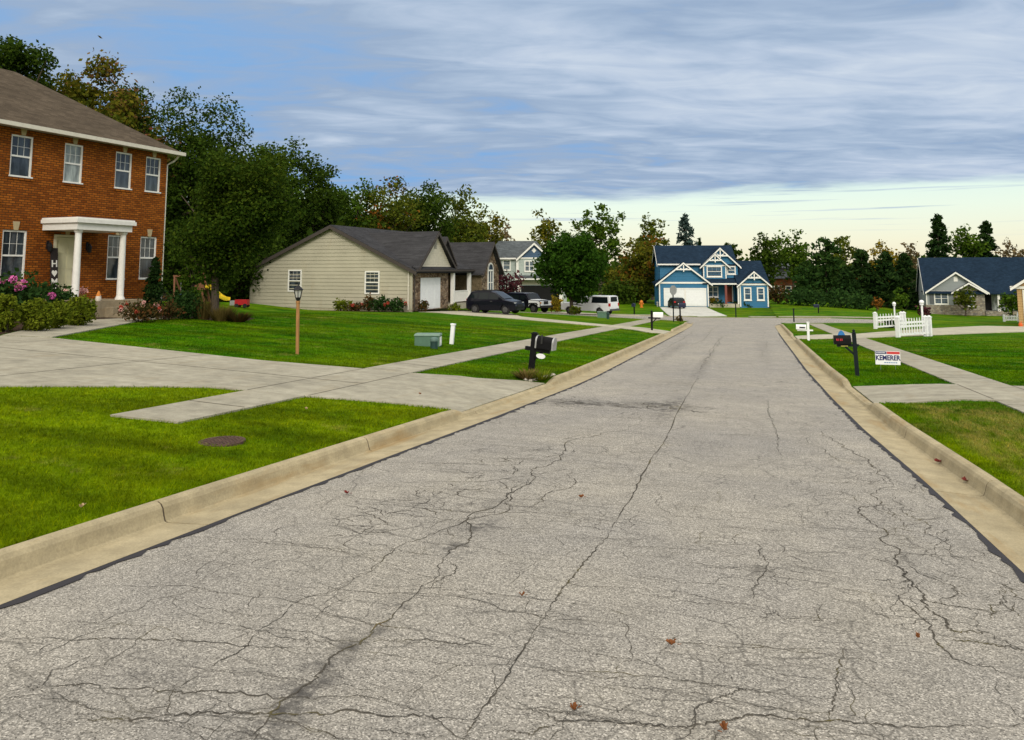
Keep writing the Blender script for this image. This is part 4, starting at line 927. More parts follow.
tr = MB(); rake(tr, frame(0, -.6, 1, 0), 3.7, 7.45, .4, 5.53, 7.26, .32, .26, .05); tr.fbox(F1, -.45, 3.4, .36, .46, 5.24, 5.42); tr.fbox(F1, 3.6, 7.5, .62, .7, 5.3, 5.46); tr.fbox(F1, 3.3, 9.6, 1.2, 1.3, 2.78, 2.96); tr.fbox(F1, 3.4, 3.7, .62, .68, 2.95, 5.3); tr.build('trim', M_TRIM, GB)
v_ = MB(); c0 = frame(0, -.6, 1, 0); v_.poly([c0(5.57, .06, 6.0), c0(5.85, .06, 6.3), c0(5.57, .06, 6.6), c0(5.29, .06, 6.3)]); v_.build('gable_vent', M_TRIM, GB)
window(GB, F1, 4.4, 5.6, 3.75, 5.1, v=.62, fw=.13, cols=2, rows=1, double=True, glass=M_GLASS_BLUE); window(GB, F1, 1.75, 2.75, 3.9, 5.2, v=.02, fw=.13, cols=1, rows=1, glass=M_GLASS_BLUE)
bd = MB(); bd.fbox(F1, 3.52, 9.4, .3, .36, 2.2, 2.78); bd.build('fascia_panel', plain('beige_panel', (.46, .42, .34), .6), GB)
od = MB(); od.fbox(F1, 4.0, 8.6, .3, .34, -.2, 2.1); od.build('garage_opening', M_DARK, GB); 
for u in (3.55, 8.62): cf = MB(); cf.fbox(F1, u, u + .38, .345, .44, -.2, 2.18); cf.build('porch_column', M_TRIM, GB)

# ------------------------------------------------------------ dark grey house on the right
YH = empty('slate_roof_house', (20.97, 107.1, -3.62), PSI - rad(23), 'grey single storey house with large slate blue roof and stone front', 'house'); YH.scale = (.86, 1, 1)
wb = MB(); wallbox(wb, .1, 7.4, -9, 0, 1.05, 2.75); wallbox(wb, 7.4, 14, -9, -1.4, -.3, 2.75); lap_wall(wb, F1, 2.75, 5.0, gable_u(.35, 7.65, 2.75, 5.05), .18)
lap_wall(wb, frame(.1, 9, 0, -1), 2.75, 6.8, gable_u(0, 9, 2.75, 6.85), .18); wb.build('wall', M_GREYS, YH)
st = MB(); st.fbox(F1, .08, 5.0, -8.9, .06, -.4, 1.05); pts = [F1(3.6, .09, -.3), F1(7.45, .09, -.3), F1(7.45, .09, 2.7), F1(5.52, .09, 3.75), F1(3.6, .09, 2.7)]; st.poly(pts); st.poly([F1(7.45, .09, -.3), F1(7.45, -1.4, -.3), F1(7.45, -1.4, 2.7), F1(7.45, .09, 2.7)]); st.build('stone_wall', M_STONE2, YH)
rr = MB(); gable_roof(rr, frame(.1, 9, 0, -1), 0, 9, .3, 15, 2.75, 6.85, .35, .13); gable_roof(rr, F1, .35, 7.65, .4, 4.5, 2.75, 5.05, .35, .12); gable_roof(rr, F1, 3.6, 7.45, .5, 2, 2.68, 3.75, .3, .1); rr.build('roof', M_SH_BLUE, YH)
tr = MB(); rake(tr, F1, .35, 7.65, .45, 2.86, 5.16, .37, .22, .05); rake(tr, F1, 3.6, 7.45, .55, 2.78, 3.85, .32, .2, .05); tr.fbox(F1, .3, 4.0, .05, .12, 2.66, 2.82); tr.fbox(F1, 7.8, 14, -.0, .12, 2.55, 2.72); corner(tr, .1, 7.4, 0, 1.05, 2.66); rake(tr, frame(.1, 9, 0, -1), 0, 9, .34, 2.86, 6.96, .37, .2, .04); tr.build('trim', M_TRIM, YH)
rs = MB(); rs.slab([F1(7.4, .15, 2.76), F1(14.2, .15, 2.76), F1(14.2, -1.6, 3.5), F1(7.4, -1.6, 3.5)], .1); rs.build('porch_roof', M_SH_BLUE, YH)
window(YH, F1, 1.15, 2.95, 1.12, 2.55, v=.02, fw=.13, cols=2, rows=2, double=True, glass=M_GLASS_BLUE); window(YH, F1, 5.0, 6.15, .9, 2.25, v=.10, fw=.13, cols=2, rows=2, arch=.5, glass=M_GLASS_BLUE)
d = MB(); d.fbox(F1, .55, 1.1, .01, .06, 1.15, 2.5); d.build('shutter', plain('shutter_dark', (.10, .11, .12), .5), YH)
d = MB(); d.poly([F1(3.75, .05, 3.95), F1(4.25, .05, 3.95), F1(4.25, .05, 4.45), F1(4.0, .05, 4.62), F1(3.75, .05, 4.45)]); d.build('gable_vent', M_TRIM, YH)
d = MB(); d.fbox(F1, 7.6, 8.5, -1.4, -1.34, .45, 2.4); d.build('door', M_DARK, YH); d = MB(); d.fbox(F1, 8.55, 9.15, -1.4, -1.33, .45, 2.4); d.build('sidelight', M_GLASS_PALE, YH)
d = MB(); d.fbox(F1, 9.0, 9.3, -.15, .1, .4, 2.56); d.build('porch_column', M_TRIM, YH); d = MB(); d.fbox(F1, 7.46, 14, -1.38, .25, -.4, .4); d.build('porch_floor', M_STONE2, YH)

# ------------------------------------------------------------ tan garage at the right edge
TH_ = empty('tan_house', (18.21, 62.89, -1.97), PSI - rad(37), 'tan house with white garage door at the right edge of the street', 'house')
wb = MB(); wallbox(wb, 0, 7, -9, 0, -.3, 2.6); lap_wall(wb, F1, 2.6, 5.0, gable_u(-.0, 7.0, 2.6, 5.1), .18); wb.build('wall', M_TAN, TH_)
rr = MB(); gable_roof(rr, F1, 0, 7, .4, 9.5, 2.6, 5.1, .35, .13); rr.build('roof', M_SH_BROWN, TH_)
tr = MB(); rake(tr, F1, 0, 7, .45, 2.72, 5.22, .37, .2, .05); tr.fbox(F1, -.4, 7.4, .03, .12, 2.38, 2.58); tr.build('trim', M_TRIM, TH_)
garage_door(TH_, F1, .45, 5.3, .05, 2.2, v=.05)

# ------------------------------------------------------------ far brick house
FB = empty('far_brick_house', (2.71, 143.6, -3.75), PSI, 'distant red brick house with grey hip roof among the trees', 'house')
wb = MB()
for Fx, L in ((F1, 9), (frame(9, 0, 0, 1), 9), (frame(0, 9, 0, -1), 9)): wb.poly([Fx(-.0, 0, -.5), Fx(L, 0, -.5), Fx(L, 0, 4.0), Fx(0, 0, 4.0)])
wb.build('wall', M_BRICK2, FB)
rr = MB(); A = [F1(-.5, .5, 4.0), F1(9.5, .5, 4.0), F1(9.5, -9.5, 4.0), F1(-.5, -9.5, 4.0)]; p0, p1 = F1(2.5, -4.5, 5.6), F1(6.5, -4.5, 5.6)
rr.poly([A[0], A[1], p1, p0]); rr.poly([A[1], A[2], p1]); rr.poly([A[2], A[3], p0, p1]); rr.poly([A[3], A[0], p0]); rr.box(2.7, 7, 3.2, 6, 4.5, 5.9); rr.slab([(2.4, 2.9, 5.9), (7.3, 2.9, 5.9), (7.3, 4.6, 6.8), (2.4, 4.6, 6.8)], .1); rr.build('roof', M_SH_GREY, FB)
for k in range(4): window(FB, F1, .5 + k * 1.5, 1.6 + k * 1.5, 1.4, 2.7, v=.02, fw=.15, cols=1, rows=1)
# ================================================================== TREES AND SHRUBS
M_BARK = mat_bark()
GREEN_D = mat_leaf('dark_green_leaves', [(0.012, 0.028, 0.003), (0.032, 0.062, 0.006), (0.066, 0.104, 0.010)])
GREEN_M = mat_leaf('green_leaves', [(0.018, 0.044, 0.004), (0.050, 0.100, 0.008), (0.105, 0.160, 0.013)])
GREEN_OL = mat_leaf('olive_leaves', [(0.026, 0.044, 0.005), (0.072, 0.098, 0.009), (0.150, 0.155, 0.016)])
GREEN_OR = mat_leaf('turning_leaves', [(0.032, 0.052, 0.005), (0.090, 0.100, 0.009), (0.19, 0.150, 0.013)])
ORANGE = mat_leaf('orange_leaves', [(0.06, 0.04, 0.008), (0.18, 0.075, 0.012), (0.32, 0.11, 0.018)])
PINKISH = mat_leaf('reddening_leaves', [(0.05, 0.05, 0.010), (0.16, 0.11, 0.020), (0.24, 0.075, 0.06)])
YELLOW = mat_leaf('yellow_leaves', [(0.07, 0.07, 0.008), (0.20, 0.15, 0.014), (0.36, 0.25, 0.02)])
PURPLE = mat_leaf('purple_leaves', [(0.018, 0.008, 0.010), (0.07, 0.022, 0.028), (0.17, 0.065, 0.07)])
CONIF = mat_leaf('conifer_needles', [(0.008, 0.022, 0.006), (0.018, 0.044, 0.010), (0.038, 0.074, 0.015)])
CONIF_G = mat_leaf('pine_needles', [(0.010, 0.030, 0.006), (0.024, 0.060, 0.012), (0.055, 0.100, 0.018)])
SPRUCE = mat_leaf('blue_spruce_needles', [(0.020, 0.040, 0.036), (0.045, 0.078, 0.070), (0.10, 0.14, 0.125)])
BARE = mat_leaf('brown_sparse_leaves', [(0.06, 0.045, 0.022), (0.15, 0.11, 0.055), (0.24, 0.18, 0.09)])
BOX_L = mat_leaf('boxwood_leaves', [(0.050, 0.080, 0.006), (0.115, 0.150, 0.010), (0.19, 0.215, 0.018)], nscale=2.5)
BUSH_D = mat_leaf('dark_bush_leaves', [(0.008, 0.024, 0.006), (0.022, 0.055, 0.012), (0.045, 0.09, 0.018)], nscale=2.5)
BUSH_R = mat_leaf('reddish_bush_leaves', [(0.020, 0.022, 0.006), (0.055, 0.050, 0.014), (0.15, 0.05, 0.02)], nscale=3)
STRAW = mat_leaf('dry_ornamental_grass', [(0.05, 0.045, 0.012), (0.14, 0.105, 0.03), (0.24, 0.17, 0.06)], nscale=3)
PLANT = {}

def leaf_quads(c, size, flat=.0, lng=1.35, r=None):
    r = r or rng; n = len(c)
    a = r.normal(size=(n, 3)); a[:, 2] *= (1 - flat * .5); a /= np.linalg.norm(a, axis=1)[:, None]
    b = r.normal(size=(n, 3)); b -= a * (a * b).sum(1)[:, None]; b /= np.linalg.norm(b, axis=1)[:, None]
    s = size * (0.6 + .8 * r.random(n))[:, None]
    return np.stack([c - a * s * lng * .5, c + b * s * .42, c + a * s * lng * .5, c - b * s * .42], 1).reshape(-1, 3)
def crown_points(kind, w, h, z0, n_leaf, r, lumps=None, clump=.15):
    """leaf centres for one crown: clumps of leaves set unevenly through its volume. Returns points, clump centres"""
    K = lumps or {'round': 80, 'oak': 95, 'loose': 95, 'conifer': 130, 'pine': 90, 'column': 40, 'ball': 240, 'spire': 70}[kind]
    cs_ = []; rad_ = []
    ph = r.random(6) * 6.28
    for i in range(K):
        if kind in ('conifer', 'spire', 'pine'):
            t = (i + r.random()) / K; t = t ** .8 if kind != 'pine' else t
            layers = max(5, int(h / 1.1)); saw = 1 - .35 * ((t * layers) % 1.0)
            rr_ = w / 2 * (1 - t) ** (.75 if kind == 'conifer' else .6 if kind == 'pine' else .9) * saw + .04 * w
            a = r.random() * 6.28; q = .35 + .65 * r.random() ** .5; rr_ *= q * (1 + .15 * math.sin(3 * a + ph[0]))
            cs_.append((rr_ * math.cos(a), rr_ * math.sin(a), z0 + t * h - .12 * rr_)); rad_.append(clump * w * (.45 + .75 * (1 - t)))
        else:
            d = r.normal(size=3); d /= np.linalg.norm(d)
            lump = 1 + .16 * math.sin(2.3 * d[0] * 2 + ph[0]) + .14 * math.sin(3.1 * d[1] * 2 + ph[1]) + .14 * math.sin(2.7 * d[2] * 2 + ph[2])
            if kind == 'ball': lump = 1 + .04 * (lump - 1)
            q = (.18 + .82 * r.random() ** .5)
            if kind == 'ball': q = .25 + .75 * r.random() ** .4
            p = d * q * lump * np.array([w / 2, w / 2, h / 2]) * (1 - clump * .55)
            if kind in ('oak', 'loose') and p[2] < 0: p[:2] *= .92
            p[2] += z0 + h / 2
            cs_.append(tuple(p)); rad_.append(clump * w * r.uniform(.5, 1.3) * (.8 if kind == 'loose' else 1))
    cs_ = np.array(cs_); rad_ = np.array(rad_); wts = rad_ ** 2; wts /= wts.sum()
    idx = r.choice(K, n_leaf, p=wts)
    off = r.normal(size=(n_leaf, 3)); off /= np.linalg.norm(off, axis=1)[:, None]
    off *= (r.random(n_leaf) ** .45)[:, None] * rad_[idx][:, None] * np.array([1, 1, 0.8 if kind in ('oak', 'round', 'loose') else .5 if kind in ('conifer', 'pine', 'spire') else 1.0])
    if kind in ('conifer', 'pine', 'spire'): off[:, 2] -= .35 * np.abs(off[:, 0] + off[:, 1]) * .5
    return cs_[idx] + off, cs_
def tree(name, px, depth, ytop, w, kind, mat, label, cat='tree', group=None, bare=.22, lai=7.0, clump=.17, nmax=30000, top_h=None, xy=None, lean=0.0, leafs=1.0, accent=None, lumps=None, ybase=None):
    x, y, z = spot(px, depth) if xy is None else (xy[0], xy[1], gz(*xy))
    H = (height_of(ytop, depth) - z) if top_h is None else top_h
    if ybase is not None: bare = max(.02, (height_of(ybase, depth) - z) / H)
    r = np.random.default_rng(int(abs(px * 131 + ytop * 17 + depth * 7)))
    root = empty(name, (x, y, z), 0.0 if lean else r.random() * 6.28, label, cat, group)
    z0 = H * bare; h = H - z0
    s = max(.055, depth * .0025) * leafs; n = int(min(nmax, lai * w * h / (s * s))); s = max(s, math.sqrt(lai * w * h / n) if n else s)
    pts, cl = crown_points(kind, w, h, z0, n, r, lumps, clump)
    pts[:, 0] += lean * (pts[:, 2] / H)
    if kind in ('oak', 'loose', 'round'):       # stray sprays between the clumps
        m_ = r.random(len(pts)) < (.30 if kind == 'loose' else .15); pts[m_] += r.normal(size=(m_.sum(), 3)) * w * np.array([.04, .04, .035])
    np_mesh('crown', leaf_quads(pts, s * 1.25, .4, 1.35 if kind not in ('conifer', 'pine', 'spire') else 2.0, r), 4, mat, root)
    if accent:
        m2, frac = accent; k = cl[r.choice(len(cl), max(1, int(len(cl) * frac)), replace=False)]
        k = k[np.argsort(k[:, 2])]; q = k[r.integers(0, len(k), int(n * frac * .8))] + r.normal(size=(int(n * frac * .8), 3)) * w * clump * .45
        np_mesh('turning_foliage', leaf_quads(q, s * 1.25, .4, 1.35, r), 4, m2, root)
    tb = MB(); tr_ = max(.05, min(.32, H * .018 + .03)); top = z0 + h * (.55 if kind not in ('conifer', 'pine', 'spire') else .92)
    tb.tube([(0, 0, -.2), (.02, 0, .15), (0.03 * w * r.normal() * .3, .02 * w * r.normal(), z0 + .1 * h), (lean * .4, 0, top)], [tr_ * 1.5, tr_ * 1.08, tr_ * .85, tr_ * .22], 9)
    far_c = cl[np.argsort(-np.linalg.norm(cl[:, :2], axis=1))][:12]
    for c in far_c:
        zz = max(z0 * .75, c[2] - .45 * np.hypot(c[0], c[1]) - .08 * h); zz = min(zz, top * .95)
        m = (np.array([0, 0, zz]) + c) / 2 + np.array([0, 0, -.06 * h])
        tb.tube([(0, 0, zz), tuple(m), tuple(c)], [tr_ * .42, tr_ * .25, tr_ * .08], 6)
    tb.build('trunk', M_BARK, root, smooth=True)
    return root
def shrub(name, px, py, depth, w, h, mat, label, kind='ball', n=None, xy=None, group=None, clump=.22, leaf=None, flowers=None, cat='shrub', lai=4.0, core=True):
    """px, py: picture column and depth place its foot on the ground"""
    x, y, z = (spot(px, depth) if xy is None else (xy[0], xy[1], gz(*xy)))
    r = np.random.default_rng(int(abs(px * 37 + py * 91 + depth * 5)))
    s = leaf or max(.035, depth * .0024); n = n or int(min(6000, lai * w * h / (s * s)))
    pts, cl = crown_points(kind, w, h, 0.0, n, r, None, clump); pts = pts[pts[:, 2] > -.02]
    root = empty(name, (x, y, z - .02), 0, label, cat, group)
    np_mesh('foliage', leaf_quads(pts, s * 1.25, .2, 1.35, r), 4, mat, root)
    st = MB()
    for k in range(5): a = r.random() * 6.28; st.tube([(.05 * w * math.cos(a), .05 * w * math.sin(a), -.05), (.25 * w * math.cos(a), .25 * w * math.sin(a), h * .6)], [.02, .008], 5)
    st.build('stem', M_BARK, root)
    for (m, fr, k) in (flowers or []):
        for i in range(k):
            d = r.normal(size=3); d[2] = abs(d[2]) * .8 + .1; d /= np.linalg.norm(d); c = d * np.array([w / 2, w / 2, h / 2]) * 1.02 + np.array([0, 0, h / 2])
            q = c + (lambda o: o / np.linalg.norm(o, axis=1)[:, None] * fr)(r.normal(size=(60, 3)))
            np_mesh('flower_head', leaf_quads(q, fr * .7, 0, 1.0, r), 4, m, root)
    return root

# ---- the wood on the left, behind the brick and beige houses
T = tree
T('oak_tree', 2, 46, 16, 6.0, 'oak', GREEN_D, 'dark leafy tree top showing above the brick house roof at far left', bare=.3)
T('maple_tree', 82, 50, 62, 9.5, 'oak', GREEN_OR, 'yellow green tree with pink red twig tips rising behind the brick roof', bare=.2, accent=(PINKISH, .30), clump=.13)
T('oak_tree', 167, 52, 86, 6.6, 'oak', GREEN_D, 'tallest dark green tree just right of the brick house corner', bare=.12, lai=4.2)
T('oak_tree', 126, 56, 98, 7.0, 'oak', GREEN_OL, 'olive tree between the brick roof and the tallest dark tree', bare=.15)
T('oak_tree', 212, 56, 116, 8.6, 'oak', GREEN_D, 'dark green tree behind the front yard maple', bare=.1, lai=4.2)
T('oak_tree', 245, 62, 135, 8.0, 'oak', GREEN_M, 'mid green tree standing behind the maple on its right side', bare=.1, lai=4.2)
T('oak_tree', 276, 68, 152, 7.5, 'round', GREEN_D, 'low dark tree between the maple and the pointed dark tree', bare=.08, lai=4.2)
T('oak_tree', 312, 72, 142, 7.4, 'oak', GREEN_D, 'pointed dark green tree rising left of the beige house ridge', bare=.1, lai=4.4)
T('oak_tree', 348, 75, 172, 7.5, 'oak', GREEN_M, 'green tree directly above the peak of the beige gable', bare=.1, lai=4.2)
T('maple_tree', 385, 76, 180, 7.5, 'oak', GREEN_OL, 'olive tree with an orange patch behind the beige house roof', bare=.1, accent=(ORANGE, .10), lai=4)
T('oak_tree', 425, 82, 176, 8.5, 'oak', GREEN_D, 'broad dark tree behind the garage end of the beige house', bare=.1, lai=4.4)
T('oak_tree', 462, 90, 190, 7.0, 'oak', GREEN_OL, 'olive brown tree left of the grey green house', bare=.1, lai=4)
T('oak_tree', 486, 98, 204, 6.0, 'loose', GREEN_OR, 'thin yellowing tree just above the grey green house roof', bare=.15, lai=3.4)
T('birch_tree', 503, 112, 214, 4.0, 'loose', BARE, 'pale half bare tree behind the ridge of the grey green house', bare=.2, lai=1.0)
for i, (px, dp, yt, w, m, lb) in enumerate([(150, 60, 150, 8, GREEN_M, 'green understory tree beside the brick house back corner'), (188, 50, 205, 6, GREEN_D, 'low dark understory tree behind the swing set'),
        (232, 56, 215, 7, GREEN_D, 'low dark understory tree behind the maple trunk'), (262, 60, 225, 6, GREEN_D, 'low dark understory tree at the left corner of the beige house'),
        (450, 96, 222, 8, GREEN_M, 'green understory tree above the porch of the beige house'), (398, 88, 200, 8, GREEN_OR, 'yellowing tree low behind the beige roof'), (330, 84, 190, 8, GREEN_D, 'dark tree filling the gap behind the beige gable')]):
    T('woodland_tree', px, dp, yt, w, 'round', m, lb, bare=.05, lai=4.5, nmax=9000)
# ---- the yard maple
MAP = T('maple_tree', 216, 28.6, 150, 4.1, 'oak', mat_leaf('maple_leaves', [(0.012, 0.028, 0.003), (0.032, 0.062, 0.005), (0.075, 0.105, 0.009)]), 'front yard maple with dark rounded crown between brick and beige houses', xy=at(214, 320)[:2], bare=.2, nmax=38000, lai=8, clump=.17, lumps=110, lean=1.3)
# ---- middle distance
T('shade_tree', 571, 62.5, 234, 5.9, 'ball', mat_leaf('round_tree_leaves', [(0.009, 0.028, 0.003), (0.023, 0.064, 0.005), (0.046, 0.102, 0.009)]), 'dense round dark green tree in front of the white pickup', bare=.2, lai=12, nmax=52000, clump=.11)
T('purple_plum_tree', 506, 79, 270, 3.6, 'round', PURPLE, 'small purple leaved tree in front of the grey green house', bare=.25, lai=3)
T('purple_plum_tree', 487, 78, 284, 1.9, 'round', PURPLE, 'low dark purple tree beside the stone gable wing', bare=.1, lai=3.5)
T('oak_tree', 547, 118, 212, 6.6, 'loose', GREEN_OR, 'brownish loose tree behind the round tree, left of the tall loose one', bare=.15, lai=3.2)
T('cottonwood_tree', 600, 120, 203, 9.0, 'loose', GREEN_M, 'tall loose green tree with sky gaps behind the round tree', bare=.15, lai=3.2, clump=.11)
T('oak_tree', 580, 130, 232, 10, 'oak', GREEN_OL, 'olive tree crown low behind the round tree', bare=.1, lai=3.5)
T('maple_tree', 652, 108, 210, 4.6, 'loose', GREEN_OL, 'narrow olive tree top left of the blue house roof', bare=.25, lai=3)
T('maple_tree', 644, 100, 232, 6.4, 'round', GREEN_OR, 'broad orange brown tree touching the left of the blue house', bare=.05, lai=3.8, accent=(ORANGE, .15))
T('oak_tree', 622, 104, 262, 5.0, 'round', GREEN_OR, 'rusty low tree left of the orange brown tree', bare=.05, lai=3.5)
T('blue_spruce', 686, 122, 214, 5.4, 'conifer', SPRUCE, 'blue grey spruce behind the blue house roof', bare=.05, lai=3)
T('blue_spruce', 700, 126, 238, 2.2, 'spire', CONIF, 'thin dark spire beside the blue grey spruce', bare=.05, lai=3)
T('oak_tree', 733, 124, 240, 2.8, 'round', GREEN_D, 'small dark tree peeking over the right of the blue roof', bare=.1, lai=4)
T('oak_tree', 764, 128, 232, 6.6, 'oak', GREEN_D, 'arched dark tree with a sky gap right of the blue house', bare=.15, lai=3.6, lumps=46)
T('oak_tree', 793, 132, 229, 6.0, 'loose', GREEN_M, 'loose green tree behind the far brick house', bare=.15, lai=3.4)
T('pine_tree', 826, 112, 238, 9.0, 'pine', CONIF_G, 'broad bushy pine beside the far brick house', bare=.02, lai=4.5, nmax=9000)
T('pine_tree', 806, 118, 262, 6.0, 'pine', CONIF_G, 'lower pine half hiding the far brick house', bare=.02, lai=4)
T('oak_tree', 845, 138, 238, 6.0, 'loose', GREEN_OL, 'olive loose tree just above the broad bushy pine', bare=.1, lai=3.4)
T('maple_tree', 848, 120, 262, 4.0, 'round', ORANGE, 'orange tinted tree between the broad pine and the conifer row', bare=.1, lai=3)
for i, (px, yt, w, dp, lb) in enumerate([(862, 250, 5.4, 108, 'dark conifer at the left end of the conifer row'), (885, 252, 5.6, 106, 'dark conifer second from the left in the conifer row'), (905, 254, 5.4, 106, 'dark conifer in the row nearest the slate roofed house'), (846, 270, 5.0, 104, 'short conifer in front of the left end of the conifer row')]):
    T('spruce_tree', px, dp, yt, w, 'conifer', CONIF, lb, group='row of dark conifers by the slate roofed house', bare=.02, lai=5)
T('maple_tree', 886, 132, 244, 7.0, 'loose', YELLOW, 'yellow green autumn tree rising behind the conifer row', bare=.1, lai=2.8)
T('maple_tree', 911, 128, 238, 3.4, 'loose', BARE, 'thin reddish brown tree behind the conifer row', bare=.3, lai=1.6)
T('spruce_tree', 940, 132, 215, 6.4, 'conifer', CONIF, 'tall dark spruce behind the left of the slate roof', bare=.03, lai=5)
T('oak_tree', 968, 134, 224, 6.4, 'oak', GREEN_M, 'rounded green tree between the two tall spruces over the slate roof', bare=.1, lai=4)
T('spruce_tree', 988, 136, 221, 6.0, 'conifer', CONIF, 'tall dark spruce behind the right of the slate roof', bare=.03, lai=5)
T('oak_tree', 1018, 130, 233, 5.5, 'loose', BARE, 'pale brown thinning tree at the right edge of the view', bare=.2, lai=1.8)
T('young_tree', 963, 92, 284, 2.6, 'round', GREEN_OL, 'young light green tree in front of the slate roofed house', bare=.1, lai=3)
T('yard_tree', 1009, 80, 290, 2.2, 'round', GREEN_M, 'round green tree between the slate roofed and tan houses', bare=.12, lai=4)
T('young_tree', 875, 88, 297, 1.5, 'loose', ORANGE, 'small orange sapling before the dark conifer row', bare=.2, lai=2.4)
T('young_tree', 900, 92, 287, 2.0, 'round', GREEN_M, 'small green sapling before the conifer row behind the white fence', bare=.05, lai=4)
shrub('barberry_shrub', 922, 308, 84, 1.5, 1.1, PURPLE, 'dark red shrub at the left corner of the slate roofed house', kind='round')
# ---- plants round the blue house and the end of the street
for px, py, dp, w, h, m, lb in [(641, 290, 99, 5, 3, GREEN_OL, 'bushy thicket left of the blue house'), (618, 296, 96, 5, 3, GREEN_D, 'dark thicket behind the tailgate of the white pickup'), (776, 300, 96, 3.4, 2.2, BUSH_R, 'reddish bush at the right of the blue house'),
        (742, 303, 88.0, 2.6, .7, BUSH_D, 'low green bed plant before the two right windows of the blue house'), (716, 303, 88, 2.0, .7, BUSH_D, 'low dark bush under the porch of the blue house'), (712, 300, 88.6, .8, 1.4, YELLOW, 'yellow flowering plant on the porch of the blue house'),
        (800, 305, 92, 5, 1.8, BUSH_D, 'dark hedge bush below the lower pine'), (835, 306, 90, 6, 1.8, BUSH_D, 'dark hedge bush under the broad pine'), (858, 306, 90, 4, 1.7, BUSH_D, 'dark hedge bush at the foot of the conifer row')]:
    shrub('garden_shrub', px, py, dp, w, h, m, lb, kind='round')
shrub('garden_shrub', 575, 308, 60.5, .9, .8, GREEN_OL, 'brownish low shrub by the trunk of the round tree', kind='round')
shrub('garden_shrub', 556, 300, 74.0, 1.6, 1.6, YELLOW, 'yellow brown shrub left of the white pickup', kind='round')
shrub('garden_shrub', 690, 318, 0, .6, .45, STRAW, 'dry tuft of plants at the street corner by the signpost', kind='round', xy=(-4.95, 57.2), leaf=.09)
# ---- planting at the brick house
PINK = plain('pink_petals', (0.55, 0.12, 0.34), .7); PALEP = plain('pale_pink_petals', (0.62, 0.33, 0.30), .7); BLUEP = plain('blue_petals', (0.22, 0.26, 0.55), .7); REDP = plain('red_petals', (0.40, 0.05, 0.03), .7)
bb = [(6, 28.0, .85, 1.0, 'leftmost clipped boxwood at the picture edge'), (35, 27.0, 1.05, .86, 'wide clipped boxwood below the pink hydrangeas'), (55, 27.6, .95, .82, 'clipped boxwood between the wide one and the one by the steps'), (79, 28.4, 1.15, .90, 'clipped boxwood beside the entry steps')]
bxy = [at(4, 332), at(36, 331.5), at(55, 329), at(79, 326)]
for (px, dp, w, h, lb), q in zip(bb, bxy): shrub('boxwood_shrub', px, 300 + px, dp, w * .78, h * .95, BOX_L, lb, kind='ball', xy=q[:2], group='clipped boxwoods in front of the brick house', clump=.12, leaf=.045, lai=8)
q = at(28, 322); shrub('hydrangea_bush', 28, 300, 27, 2.1, 1.42, BUSH_D, 'tall hydrangea bush with pink and blue flower heads by the brick wall', kind='round', xy=(q[0] - 1.3, q[1] + .5), leaf=.09, lai=4.5, flowers=[(PINK, .105, 11), (PALEP, .10, 5), (BLUEP, .09, 2)])
q = at(56, 320); shrub('hydrangea_bush', 52, 300, 27, 1.5, 1.15, BUSH_D, 'hydrangea bush with peach and red blooms left of the porch', kind='round', xy=(q[0] - 1.0, q[1] + .5), leaf=.09, lai=4.5, flowers=[(PALEP, .11, 4), (REDP, .13, 1), (BLUEP, .1, 2)])
q = at(139, 322); shrub('rose_bush', 136, 310, 29, 1.2, .68, BUSH_R, 'rose bush with pink red flowers right of the entry steps', kind='round', xy=q[:2], leaf=.06, flowers=[(PALEP, .05, 8), (REDP, .05, 6)])
q = at(166, 320); shrub('garden_shrub', 166, 320, 29, .95, .65, BUSH_R, 'olive brown low shrub between the rose bush and the dark hedge', kind='round', xy=q[:2], leaf=.06)
q = at(173, 318); shrub('yew_shrub', 172, 318, 30, 1.15, .95, BUSH_D, 'dark green clipped yew at the brick house corner', kind='ball', xy=(q[0] - .3, q[1] + .8), leaf=.055, lai=6)
q = at(188, 319); shrub('yew_shrub', 189, 318, 30, 1.0, .9, BUSH_D, 'dark green clipped yew nearest the maple trunk', kind='ball', xy=q[:2], leaf=.055, lai=6)
q = at(150, 312); shrub('yew_shrub', 150, 312, 30, 1.6, .8, BUSH_D, 'dark low yew against the brick wall under the arborvitae', kind='round', xy=(q[0] + .6, q[1] - 1.2), leaf=.06, lai=6)
T('arborvitae', 149, 30.6, 258, .85, 'spire', CONIF, 'narrow dark arborvitae in front of the lower right brick house window', bare=.0, lai=6, clump=.3, xy=(-22.9, 25.2))
T('juniper_tree', 170, 33.0, 224, .95, 'column', GREEN_M, 'slim lighter green columnar shrub at the brick house corner', bare=.0, lai=6, clump=.3, xy=(-23.4, 28.0))
def tuft(px, py, w, h, mat, label, n=420, xy=None):
    x, y, z = at(px, py) if xy is None else (*xy, gz(*xy)); r = np.random.default_rng(int(px + py)); root = empty('ornamental_grass', (x, y, z), 0, label, 'ornamental grass')
    a = r.random(n) * 6.28; b = np.stack([np.cos(a), np.sin(a), 0 * a], -1) * (r.random(n) ** .5 * w * .25)[:, None]; tip = b * 2.4 + np.stack([np.cos(a) * .1, np.sin(a) * .1, h * (.6 + .5 * r.random(n))], -1)
    t = np.stack([-np.sin(a), np.cos(a), 0 * a], -1) * .022
    np_mesh('blades', np.stack([b - t, b + t, tip], 1).reshape(-1, 3), 3, mat, root)
tuft(203, 319, 1.1, .75, STRAW, 'dry tan ornamental grass left of the maple trunk'); tuft(222, 321, 1.0, .55, STRAW, 'dry ornamental grass right of the maple trunk')
tuft(238, 322, .9, .35, BUSH_R, 'low reddish brown ground plants at the right of the mulch bed')
